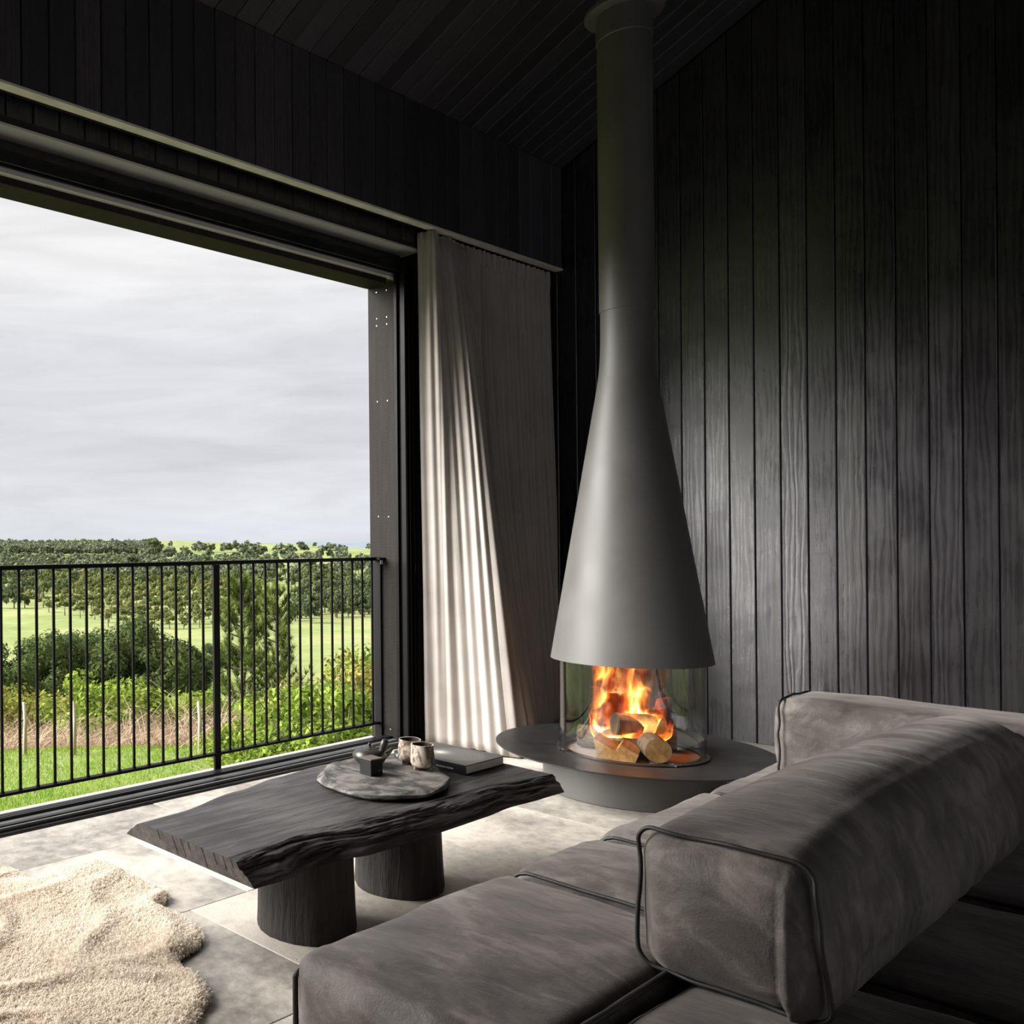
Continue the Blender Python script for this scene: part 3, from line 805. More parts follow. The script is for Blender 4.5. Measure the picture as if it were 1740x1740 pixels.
def build_fire():
    # split logs lying on the tray
    base = 0.165

    def log(name, label, pts, L, loc, rz, tilt, mats):
        """pts: cross-section polygon (y,z), extruded along x with a little unevenness"""
        mb = MB(); n = len(pts); K = 9; vs = []
        for i in range(K):
            x = -L / 2 + L * i / (K - 1)
            for (y, z) in pts:
                e = 1 + 0.05 * nz((x * 9, y * 30, z * 30), 1, len(label))
                vs.append((x, y * e, z * e))
        fs = []; mi = []
        for i in range(K - 1):
            for j in range(n):
                fs.append((i * n + j, i * n + (j + 1) % n, (i + 1) * n + (j + 1) % n, (i + 1) * n + j))
        fs += [tuple(range(n - 1, -1, -1)), tuple(range((K - 1) * n, K * n))]
        mb.add(vs, fs)
        for i in range(K - 1):
            for j in range(n):
                mb.mi[i * n + j] = 1 if (pts[j][0] ** 2 + pts[j][1] ** 2) > 0.0019 and (pts[(j + 1) % n][0] ** 2 + pts[(j + 1) % n][1] ** 2) > 0.0019 else 0
        o = part(name, mb, mats, smooth=False)
        o.rotation_euler = (0, tilt, rz); o.location = loc
        tag(o, label, 'log', 'split logs in the fire')
        return o
    R_ = 0.055
    # flat split face up, round bark below
    half = [(-R_, 0.0), (R_, 0.008)] + [(R_ * math.cos(a), 0.004 - R_ * 0.85 * math.sin(a)) for a in [math.pi * k / 8 for k in range(1, 8)]]
    half = half[:2] + half[2:]
    wedge = [(-0.058, 0.030), (0.052, 0.034), (0.056, 0.005), (0.030, -0.035), (-0.005, -0.045), (-0.045, -0.020)]
    rnd = [(0.05 * math.cos(2 * math.pi * k / 12), 0.05 * math.sin(2 * math.pi * k / 12)) for k in range(12)]
    W = (M['wood_split'], M['bark']); D = (M['ember'], M['bark'])
    ux = Vector((0.419, -0.908, 0)); uf = Vector((-0.908, -0.419, 0))      # screen right, towards the viewer
    c = Vector((FC[0], FC[1], 0))

    def at(r, f, z): return tuple(c + ux * r + uf * f + Vector((0, 0, z)))
    front = [(-0.095, 0.042), (-0.015, -0.004), (0.005, 0.024), (0.072, -0.010), (0.060, -0.045), (-0.085, -0.045)]
    log('firewood_log', 'split log with orange upper faces, in front and left in the fire', front, 0.17, at(-0.035, 0.125, base + 0.047), math.radians(-160), 0.0, W)
    log('firewood_log', 'round log end showing orange wood, right of the split log in the fire', [(0.052 * math.cos(2 * math.pi * k / 14), 0.052 * math.sin(2 * math.pi * k / 14)) for k in range(14)], 0.16, at(0.085, 0.10, base + 0.053), math.radians(-142), 0.0, (M['wood_split'], M['bark']))
    log('firewood_log', 'bark-covered log lying left and behind the front split log', rnd, 0.26, at(-0.08, -0.02, base + 0.051), math.radians(-75), 0.0, (M['bark'], M['bark']))
    log('firewood_log', 'charred black log across the middle of the burning pile', rnd, 0.20, at(0.03, 0.0, base + 0.125), math.radians(-40), 0.05, D)
    log('firewood_log', 'dark bark log at the back right of the fire', rnd, 0.24, at(0.06, -0.11, base + 0.051), math.radians(-66), 0.0, (M['bark'], M['bark']))
    # flames: one thing made of tongues
    fire = thing('fire', 'burning yellow and orange flames above the logs inside the glass', 'fire', (FC[0], FC[1], base))
    rr = random.Random(11)

    def tongue(r, f, z0, h, w, dp, mt, lean, seed):
        """teardrop body of one flame plume"""
        mb = MB(); K = 20; n = 20; vs = []
        p0 = ux * r + uf * f
        for i in range(K):
            t = i / (K - 1)
            k = (0.45 + 2.5 * t) * (1 - t) ** 0.3 if t < 1 else 0
            k = min(1.0, k) * (0.9 + 0.25 * mnoise.noise(Vector((seed, t * 4, 1))))
            cc = p0 + ux * (lean * t + 0.015 * mnoise.noise(Vector((seed * 3.1, t * 3, 0)))) + Vector((0, 0, z0 + h * t))
            for j in range(n):
                a = 2 * math.pi * j / n
                vs.append(cc + ux * (max(0.003, w * k) * math.cos(a)) + uf * (max(0.003, dp * k) * math.sin(a)))
        fs = [(i * n + j, i * n + (j + 1) % n, (i + 1) * n + (j + 1) % n, (i + 1) * n + j) for i in range(K - 1) for j in range(n)]
        fs += [tuple(range(n - 1, -1, -1)), tuple(range((K - 1) * n, K * n))]
        mb.add(vs, fs)
        part('flame', mb, mt, fire, True)
    for a in ((-0.075, 0.03, 0.07, 0.40, 0.105, 0.05, 'flame_hot', -0.01), (0.050, 0.02, 0.10, 0.38, 0.110, 0.05, 'flame_hot', 0.01), (0.0, 0.07, 0.08, 0.22, 0.075, 0.03, 'flame_mid', 0.02),
              (0.10, 0.03, 0.06, 0.20, 0.05, 0.03, 'flame_mid', 0.05), (-0.115, 0.03, 0.05, 0.24, 0.05, 0.03, 'flame_mid', -0.02), (0.0, -0.06, 0.05, 0.42, 0.155, 0.06, 'flame_red', 0.0)):
        tongue(*a[:6], M[a[6]], a[7], rr.uniform(0, 50))


build_fire()


# ------------------------------------------------------------------ curtain
def build_curtain():
    root = thing('curtain', 'floor-length grey-beige linen curtain pulled beside the window, hem sweeping over the floor', 'curtain', (4.9, 3.0, 0))
    o = Vector((4.9, 3.0, 0))

    def poly(P, t):
        L = [0]
        for a, b_ in zip(P[:-1], P[1:]): L.append(L[-1] + math.hypot(b_[0] - a[0], b_[1] - a[1]))
        s = t * L[-1]
        for i in range(len(P) - 1):
            if s <= L[i + 1] or i == len(P) - 2:
                k = (s - L[i]) / (L[i + 1] - L[i]); a, b_ = P[i], P[i + 1]
                d = Vector((b_[0] - a[0], b_[1] - a[1], 0)).normalized()
                return Vector((a[0] + (b_[0] - a[0]) * k, a[1] + (b_[1] - a[1]) * k, 0)), Vector((-d.y, d.x, 0))
    top = [(4.195, 3.078), (4.235, 2.995), (4.33, 3.045), (4.40, 3.02), (4.52, 3.05), (5.52, 3.048)]
    bot = [(4.20, 3.055), (4.21, 2.98), (4.235, 2.78), (4.22, 2.56), (4.36, 2.50), (4.62, 2.66), (5.1, 2.86), (5.51, 2.985)]
    # straightening maps: u at the top vs bottom so that the bright leading part covers the first quarter
    NU, NV = 640, 56
    H_ = 2.815

    def P(i, j):
        u = i / (NU - 1); v = j / (NV - 1)          # v 0 top, 1 hem
        # leading part: u<0.26 top -> first 0.33 of the hem path
        ub = u / 0.30 * 0.30 if u < 0.30 else u
        pt, nt = poly(top, u); pb, nb_ = poly(bot, ub)
        k = v ** 0.8
        w_ = max(0.0, min(1.0, (u - 0.26) / 0.16)); w_ = w_ * w_ * (3 - 2 * w_)
        k = k * (1 - w_) + (v ** 2.4) * w_
        p = pt.lerp(pb, k); nn = nt.lerp(nb_, k).normalized()
        a_top, a_bot = 0.014, 0.034
        amp = a_top + (a_bot - a_top) * min(1, v * 1.4) ** 0.8
        amp *= 0.30 + 0.70 * min(1, max(0, (u - 0.2) / 0.2))
        ph = u * 2 * math.pi * 26 + 2.4 * mnoise.noise(Vector((u * 7, v * 1.1, 3)))
        f = math.sin(ph) * amp * (0.55 + 0.7 * abs(mnoise.noise(Vector((u * 16, v * 0.8, 9)))))
        f += 0.02 * v * mnoise.noise(Vector((u * 9, v * 2.0, 17))) + 0.010 * mnoise.noise(Vector((u * 60, v * 1.6, 23)))
        if v < 0.035: f += 0.004 * math.sin(u * 2 * math.pi * 110)
        z = H_ * (1 - v)
        # slack at the hem
        if v > 0.93: f += 0.015 * ((v - 0.93) / 0.07) * mnoise.noise(Vector((u * 20, v * 12, 5)))
        q = p + nn * (-f)
        q.y = min(q.y, 3.075 if v < 0.96 else 3.07)
        q.x = min(q.x, XR - 0.015)
        q.z = max(0.006, z)
        return q - o
    mb = MB().grid(P, NU, NV)
    ob = part('cloth', mb, M['linen'], root, True)
    md = ob.modifiers.new('thickness', 'SOLIDIFY'); md.thickness = 0.0025
    hd = MB().grid(lambda i, j: P(i, 0) + Vector((0, -0.004, 0.004 - j * 0.045)) + Vector((0, -0.0035 * abs(math.sin(i * 0.9)), 0)), NU, 3)
    part('header_tape', hd, M['linen'], root, True)
    # ceiling-fixed track above the curtain
    tr = struct_root('trim_3')
    part('curtain_track', MB().box(X0 - 0.5, XR - 0.01, 3.038, 3.062, 2.835, 2.899), M['frame'], tr)


build_curtain()


# ------------------------------------------------------------------ coffee table
def interp(tab, x):
    if x <= tab[0][0]: return tab[0][1]
    for (a, b_), (c, d) in zip(tab[:-1], tab[1:]):
        if x <= c: t = (x - a) / (c - a); t = t * t * (3 - 2 * t); return b_ + (d - b_) * t
    return tab[-1][1]


def build_table():
    root = thing('coffee_table', 'low blackened live-edge slab coffee table on two charred log stumps', 'coffee table', (2.16, 1.84, 0))
    o = Vector((2.16, 1.84, 0))
    ft = [(1.45, 1.640), (1.62, 1.660), (1.735, 1.674), (1.917, 1.652), (2.035, 1.650), (2.325, 1.634), (2.525, 1.622), (2.70, 1.600), (2.86, 1.580)]
    fb = [(1.48, 1.572), (1.6, 1.568), (1.7, 1.588), (1.8, 1.578), (1.9, 1.556), (2.03, 1.552), (2.22, 1.553), (2.43, 1.556), (2.57, 1.566), (2.73, 1.556), (2.89, 1.552)]
    bt = [(1.45, 1.995), (1.60, 2.005), (1.884, 2.07), (2.1, 2.11), (2.32, 2.13), (2.6, 2.10), (2.86, 2.05)]
    bb = [(1.48, 2.10), (1.7, 2.10), (1.9, 2.135), (2.32, 2.18), (2.6, 2.16), (2.89, 2.10)]
    zt, zb = 0.335, 0.275
    NX = 300
    NF, NT, NBk, NBt = 36, 40, 10, 12
    prof_n = NF + NT + NBk + NBt

    def P(i, j):
        s = i / (NX - 1)
        x0_, x1_ = 1.470, 2.875
        x = x0_ + (x1_ - x0_) * s
        yft, yfb, ybt, ybb = interp(ft, x), interp(fb, x), interp(bt, x), interp(bb, x)
        if j < NF:                      # front live edge bottom -> top
            t = j / NF
            y = yfb + (yft - yfb) * t; z = zb + (zt - zb) * (1 - (1 - t) ** 1.8) * 0.99
            w = math.sin(math.pi * t) ** 0.7
            rid = mnoise.noise(Vector((x * 5 + 2.0 * t, t * 5 + 1.5 * mnoise.noise(Vector((x * 3, t * 2, 4))), 2.0)))
            rid2 = mnoise.noise(Vector((x * 16, t * 12 + 3 * rid, 7)))
            rid3 = mnoise.noise(Vector((x * 9 + 3 * rid, t * 26 + 2.5 * math.sin(x * 4 + 2 * rid), 11)))
            dd = w * (0.010 * rid + 0.0035 * rid2 + 0.0022 * rid3)
            y -= dd * 1.0; z += dd * 0.6
        elif j < NF + NT:
            t = (j - NF) / NT; y = yft + (ybt - yft) * t
            z = zt + 0.0035 * mnoise.noise(Vector((x * 2.5, y * 6, 1))) + 0.0012 * mnoise.noise(Vector((x * 6, y * 45, 3)))
        elif j < NF + NT + NBk:
            t = (j - NF - NT) / NBk; y = ybt + (ybb - ybt) * t; z = zt - (zt - zb) * t ** 1.3
            y += 0.008 * math.sin(math.pi * t) * mnoise.noise(Vector((x * 9, t * 5, 12)))
        else:
            t = (j - NF - NT - NBk) / NBt; y = ybb + (yfb - ybb) * t; z = zb
        xs = x
        if s < 0.02 or s > 0.98: pass
        # raked ends: the saw cut leans out at the top on the near end, in at the far end
        k = (z - zb) / (zt - zb)
        if i == 0 or s < 0.5: xs = x + (1 - k) * 0.020 * (1 - 2 * s) ** 6 if s < 0.5 else x
        else: xs = x - k * 0.030 * (2 * s - 1) ** 6
        return Vector((xs, y, z)) - o
    mb = MB()
    vs = [P(i, j) for i in range(NX) for j in range(prof_n)]
    n = prof_n
    fs = [(i * n + j, (i + 1) * n + j, (i + 1) * n + (j + 1) % n, i * n + (j + 1) % n) for i in range(NX - 1) for j in range(n)]
    fs += [tuple(range(n)), tuple(range(NX * n - 1, (NX - 1) * n - 1, -1))]
    mb.add(vs, fs)
    part('slab', mb, M['slab'], root, True, 45)
    # saw-cut checks in the near end
    ck = MB()
    for y, d, w in ((1.93, 0.5, 1.4), (1.865, 0.95, 1.0), (1.83, 0.9, 0.8), (1.80, 0.5, 0.7), (1.745, 0.95, 1.0), (1.70, 0.6, 0.8), (1.665, 0.7, 0.8), (1.635, 0.4, 0.7)):
        za, zb_ = zt - 0.002, zt - 0.002 - (zt - zb) * d * 0.9
        xe = lambda z: 1.470 + (1 - (z - zb) / (zt - zb)) * 0.020 - 0.0006
        h_ = 0.0008 * w
        ck.add([(xe(z) + e - o.x, y + q * h_ + 0.004 * (z - za) / (zt - zb) - o.y, z) for z in (za, zb_) for e in (0, 0.003) for q in (-1, 1)],
               [(0, 1, 5, 4), (0, 4, 6, 2), (1, 3, 7, 5), (2, 6, 7, 3), (0, 2, 3, 1), (4, 5, 7, 6)])
    part('end_checks', ck, M['black_gap'], root)['kind'] = 'stuff'
    for cx_, cy_, sd in ((1.915, 1.805, 3), (2.385, 1.842, 9)):
        K, n2 = 26, 72
        vs = []
        for i in range(K):
            t = i / (K - 1); z = 0.0 + 0.2735 * t
            for j in range(n2):
                a = 2 * math.pi * j / n2
                q = Vector((math.cos(a), math.sin(a), 0))
                r = 0.134 * (1 + 0.045 * mnoise.noise(q * 1.3 + Vector((sd, 0, z * 1.5))) + 0.020 * mnoise.noise(q * 6 + Vector((sd, 2, z * 2))) + 0.010 * mnoise.noise(q * 18 + Vector((sd, 5, z * 4))))
                r *= 1.03 - 0.05 * t + (0.02 * (1 - t) ** 6)
                if t == 0: r *= 0.985
                vs.append((cx_ + r * q.x - o.x, cy_ + r * q.y - o.y, z))
        fs = [(i * n2 + j, i * n2 + (j + 1) % n2, (i + 1) * n2 + (j + 1) % n2, (i + 1) * n2 + j) for i in range(K - 1) for j in range(n2)]
        fs += [tuple(range(n2 - 1, -1, -1)), tuple(range((K - 1) * n2, K * n2))]
        part('leg', MB().add(vs, fs), M['log_dark'], root, True, 50)


build_table()
ZT = 0.3385


def build_tabletop_things():
    # slate slab tray
    c = Vector((2.345, 1.86))
    pts = [(2.51, 1.77), (2.48, 1.715), (2.434, 1.685), (2.32, 1.652), (2.184, 1.68), (2.12, 1.73), (2.098, 1.80), (2.11, 1.88), (2.162, 1.981), (2.27, 2.05), (2.38, 2.085), (2.446, 2.085), (2.525, 2.02), (2.572, 1.93), (2.57, 1.86), (2.545, 1.80)]
    pol = sorted([(math.atan2(p[1] - c.y, p[0] - c.x) % (2 * math.pi), math.hypot(p[0] - c.x, p[1] - c.y)) for p in pts])

    def rad(a):
        a %= 2 * math.pi
        ext = [(pol[-1][0] - 2 * math.pi, pol[-1][1])] + pol + [(pol[0][0] + 2 * math.pi, pol[0][1])]
        for (a0, r0), (a1, r1) in zip(ext[:-1], ext[1:]):
            if a0 <= a <= a1: t = (a - a0) / (a1 - a0); return r0 + (r1 - r0) * t
        return 0.2
    n = 144; rings = [(0.0, 1), (0.25, 1), (0.5, 1), (0.75, 1), (0.9, 1), (0.955, 1), (0.985, .9), (1.0, .55), (0.985, .3), (0.955, 0.05), (0.93, 0), (0.5, 0), (0, 0)]
    vs = []; th = 0.020
    for k, (rr_, zz) in enumerate(rings):
        for j in range(n):
            a = 2 * math.pi * j / n
            r = rad(a) * rr_
            jit = 1 + (0.022 * mnoise.noise(Vector((math.cos(a) * 5, math.sin(a) * 5, zz * 3))) + 0.014 * mnoise.noise(Vector((math.cos(a) * 17, math.sin(a) * 17, zz * 6)))) * (rr_ > 0.9)
            x, y = r * jit * math.cos(a), r * jit * math.sin(a)
            z = th * zz
            if zz == 1: z += 0.0
            if 0.9 <= rr_ and zz > 0.5:      # a flaked lower layer along part of the rim
                q = mnoise.noise(Vector((math.cos(a) * 1.7 + 4, math.sin(a) * 1.7, 8)))
                z -= 0.006 * max(0, q * 3) if rr_ > 0.92 else 0
            vs.append((x, y, z))
    fs = [(k * n + j, (k + 1) * n + j, (k + 1) * n + (j + 1) % n, k * n + (j + 1) % n) for k in range(len(rings) - 1) for j in range(n)]
    o = part('slate_tray', MB().add(vs, fs), M['slate'], None, True, 35, loc=(c.x, c.y, ZT), fix=True)
    tag(o, 'rough round slate slab tray on the black coffee table', 'tray')
    zs = ZT + th + 0.0004

    # teapot (side-handled)
    t = thing('teapot', 'squat dark clay teapot with a side handle on the slate tray', 'teapot', (2.392, 1.962, zs))
    part('body', MB().lathe([(0.0, 0.0), (0.028, 0.0), (0.032, 0.002), (0.046, 0.014), (0.0555, 0.029), (0.0565, 0.036), (0.051, 0.047), (0.040, 0.0545), (0.030, 0.0575), (0.026, 0.0575), (0.026, 0.054), (0.040, 0.049), (0.05, 0.036), (0.03, 0.008), (0.0, 0.006)], 64), M['clay'], t, True, 50)
    ld = part('lid', MB().lathe([(0.0, 0.0565), (0.0255, 0.0568), (0.0255, 0.0585), (0.016, 0.0605), (0.007, 0.062), (0.0045, 0.064), (0.0045, 0.071), (0.006, 0.073), (0.004, 0.076), (0.0, 0.0765)], 40), M['clay'], t, True, 50)
    # thick side handle, rising to the right
    ux = Vector((0.60, -0.80, 0)).normalized()
    pts_ = [Vector((0, 0, 0.046)) + ux * 0.038 + Vector((0, 0, 0.0)), Vector((0, 0, 0.057)) + ux * 0.044, Vector((0, 0, 0.069)) + ux * 0.048, Vector((0, 0, 0.079)) + ux * 0.052, Vector((0, 0, 0.088)) + ux * 0.055, Vector((0, 0, 0.0925)) + ux * 0.0565]
    pts_ = [p + Vector((-0.012, -0.005, 0)) for p in pts_]
    part('handle', MB().tube(pts_, [0.0085, 0.010, 0.0125, 0.0140, 0.0115, 0.005], 20), M['clay'], t, True, 60)
    sp = Vector((0.78, -0.35, 0)).normalized()
    p0 = [sp * 0.044 + Vector((0, 0, 0.026)), sp * 0.060 + Vector((0, 0, 0.033)), sp * 0.074 + Vector((0, 0, 0.044)), sp * 0.082 + Vector((0, 0, 0.052))]
    part('spout', MB().tube(p0, [0.015, 0.010, 0.007, 0.0055], 16), M['clay'], t, True, 60)

    # black cube box
    t = thing('cube_box', 'small black cube box with a worn brown top, in front of the teapot', 'box', (2.306, 1.886, zs), math.radians(-6))
    s = 0.026; hgt = 0.050
    part('body', MB().prism([(-s, -s + .002), (-s + .002, -s), (s - .002, -s), (s, -s + .002), (s, s - .002), (s - .002, s), (-s + .002, s), (-s, s - .002)], 'z', 0, hgt), M['box'], t)
    part('lid', MB().prism([(-s, -s + .002), (-s + .002, -s), (s - .002, -s), (s, -s + .002), (s, s - .002), (s - .002, s), (-s + .002, s), (-s, s - .002)], 'z', hgt + 0.0004, hgt + 0.004), M['box_top'], t)
    pr = MB()
    for k, (w, z) in enumerate(((0.020, 0.012), (0.016, 0.0165))):
        pr.box(0.002, 0.002 + w, -s - 0.0006, -s - 0.0001, z, z + 0.0022)
    part('printed_lines', pr, M['hood'], t)

    # handmade cups
    def cup(label, loc, rz, sd):
        t = thing('tea_cup', label, 'cup', (loc[0], loc[1], zs), rz, 'handmade tea cups')
        K = 18; n2 = 64

        def shell(inner):
            vs = []
            prof = [(0.026, 0.008), (0.034, 0.013), (0.0375, 0.022), (0.0382, 0.040), (0.0368, 0.060), (0.0362, 0.076), (0.0365, 0.082)]
            if inner: prof = [(r - 0.004, max(z, 0.016)) for r, z in prof]
            for r, z in prof:
                for j in range(n2):
                    a = 2 * math.pi * j / n2
                    f = 1 + 0.035 * mnoise.noise(Vector((math.cos(a) * 1.3, math.sin(a) * 1.3, z * 25 + sd))) + 0.02 * mnoise.noise(Vector((math.cos(a) * 3, math.sin(a) * 3, z * 60 + sd)))
                    zz = z + (0.002 * mnoise.noise(Vector((math.cos(a) * 2, math.sin(a) * 2, sd))) if z > 0.07 else 0)
                    vs.append((r * f * math.cos(a), r * f * math.sin(a), zz))
            return vs, len(prof)
        vo, k = shell(False); vi, k2 = shell(True)
        mb = MB()
        fo = [(i * n2 + j, i * n2 + (j + 1) % n2, (i + 1) * n2 + (j + 1) % n2, (i + 1) * n2 + j) for i in range(k - 1) for j in range(n2)] + [tuple(range(n2 - 1, -1, -1))]
        mb.add(vo, fo, 0)
        off = len(vo)
        fi = [(i * n2 + j, (i + 1) * n2 + j, (i + 1) * n2 + (j + 1) % n2, i * n2 + (j + 1) % n2) for i in range(k2 - 1) for j in range(n2)] + [tuple(range(n2))]
        mb.v += [tuple(p) for p in vi]; mb.f += [tuple(q + off for q in f) for f in fi]; mb.mi += [1] * len(fi)
        top_o = (k - 1) * n2; top_i = off + (k2 - 1) * n2
        for j in range(n2): mb.f.append((top_o + j, top_o + (j + 1) % n2, top_i + (j + 1) % n2, top_i + j)); mb.mi.append(0)
        part('body', mb, [M['raku'], M['cup_in']], t, True, 60)
        for q in range(3):
            a = 2 * math.pi * q / 3 + 0.5
            ft_ = MB().lathe([(0.0, 0.0), (0.010, 0.0), (0.0115, 0.003), (0.011, 0.0095), (0.0, 0.0105)], 20, 0.021 * math.cos(a), 0.021 * math.sin(a))
            part('foot', ft_, M['raku'], t, True, 60)
    cup('cream and brown mottled handmade cup in front, nearer the viewer', (2.487, 1.823), 0.3, 2.0)
    cup('browner mottled handmade cup standing behind the pale cup, by the teapot spout', (2.520, 1.897), 2.3, 11.0)

    # book: x along the page edge, y along the spine
    t = thing('book', 'thick grey hardback book with a white starburst cover, right of the cups', 'book', (2.597, 1.735, ZT))
    W_, L_, T_ = 0.226, 0.285, 0.031
    part('cover', MB().box(0, W_, 0, L_, T_ - 0.003, T_), M['cover'], t)
    part('cover', MB().box(0, W_, 0, L_, 0, 0.003), M['spine'], t)
    sp_ = part('spine', MB().box(-0.002, 0.0015, 0.0, L_, 0.0, T_), M['spine'], t)
    part('pages', MB().box(0.002, W_ - 0.004, 0.003, L_ - 0.003, 0.0031, T_ - 0.0031), M['paper'], t)

    def text(s_, size, y0):
        cu = bpy.data.curves.new('lettering', 'FONT'); cu.body = s_; cu.size = size; cu.extrude = 0.0002
        ob = bpy.data.objects.new('tmp', cu); COL.objects.link(ob)
        dg = bpy.context.evaluated_depsgraph_get()
        me = bpy.data.meshes.new_from_object(ob.evaluated_get(dg)); bpy.data.objects.remove(ob)
        me.materials.clear(); me.materials.append(M['print_white'])
        lo = link('lettering', me, sp_)
        # text runs along -y on the face that looks towards -x
        lo.matrix_local = Matrix(((0, 0, -1, -0.0023), (-1, 0, 0, y0), (0, 1, 0, 0.0105), (0, 0, 0, 1)))
    text('VIT', 0.017, 0.278)
    text('PLANNING DESIGN', 0.0075, 0.112)
    return


build_tabletop_things()


# ------------------------------------------------------------------ sofa
def soft_box(x0, x1, y0, y1, z0, z1, r, bulge=(0.02, 0.02, 0.02), n=(40, 30, 18), noise_fn=None, flat_bottom=True):
    """rounded, padded block as one mesh; returns MB"""
    mb = MB(); cx_, cy_, cz_ = (x0 + x1) / 2, (y0 + y1) / 2, (z0 + z1) / 2
    hx, hy, hz = (x1 - x0) / 2, (y1 - y0) / 2, (z1 - z0) / 2
    H_ = (hx, hy, hz)

    def place(p, face):
        q = [p[i] * H_[i] for i in range(3)]
        inner = [max(-(H_[i] - r), min(H_[i] - r, q[i])) for i in range(3)]
        d = Vector([q[i] - inner[i] for i in range(3)])
        nrm = d.normalized() if d.length > 1e-9 else Vector((0, 0, 1))
        pos = Vector(inner) + nrm * min(r, d.length if d.length < r else r)
        u, v, w = p
        b = Vector((bulge[0] * (1 - v * v) * (1 - w * w) * nrm.x, bulge[1] * (1 - u * u) * (1 - w * w) * nrm.y, bulge[2] * (1 - abs(u) ** 3) * (1 - abs(v) ** 3) * nrm.z))
        if flat_bottom and nrm.z < 0: b.z = 0
        pos = pos + b + Vector((cx_, cy_, cz_))
        if noise_fn: pos = pos + nrm * noise_fn(pos, nrm)
        if flat_bottom: pos.z = max(pos.z, z0)
        return pos

    def edge_map(t, h):
        # denser sampling near the rounded ends
        return math.sin(t * math.pi / 2) * 0.45 + t * 0.55
    for ax in range(3):
        a1, a2 = (ax + 1) % 3, (ax + 2) % 3
        for sgn in (-1, 1):
            n1, n2 = n[a1], n[a2]

            def P(i, j):
                p = [0, 0, 0]; p[ax] = sgn
                p[a1] = edge_map(-1 + 2 * i / (n1 - 1), H_[a1]) * sgn; p[a2] = edge_map(-1 + 2 * j / (n2 - 1), H_[a2])
                return place(p, ax)
            mb.grid(P, n1, n2)
    return mb


def leather_noise(sd, amp=0.006):
    def f(p, nrm):
        return amp * mnoise.noise(p * 5 + Vector((sd, 0, 0))) + amp * 0.4 * mnoise.noise(p * 14 + Vector((0, sd, 0)))
    return f


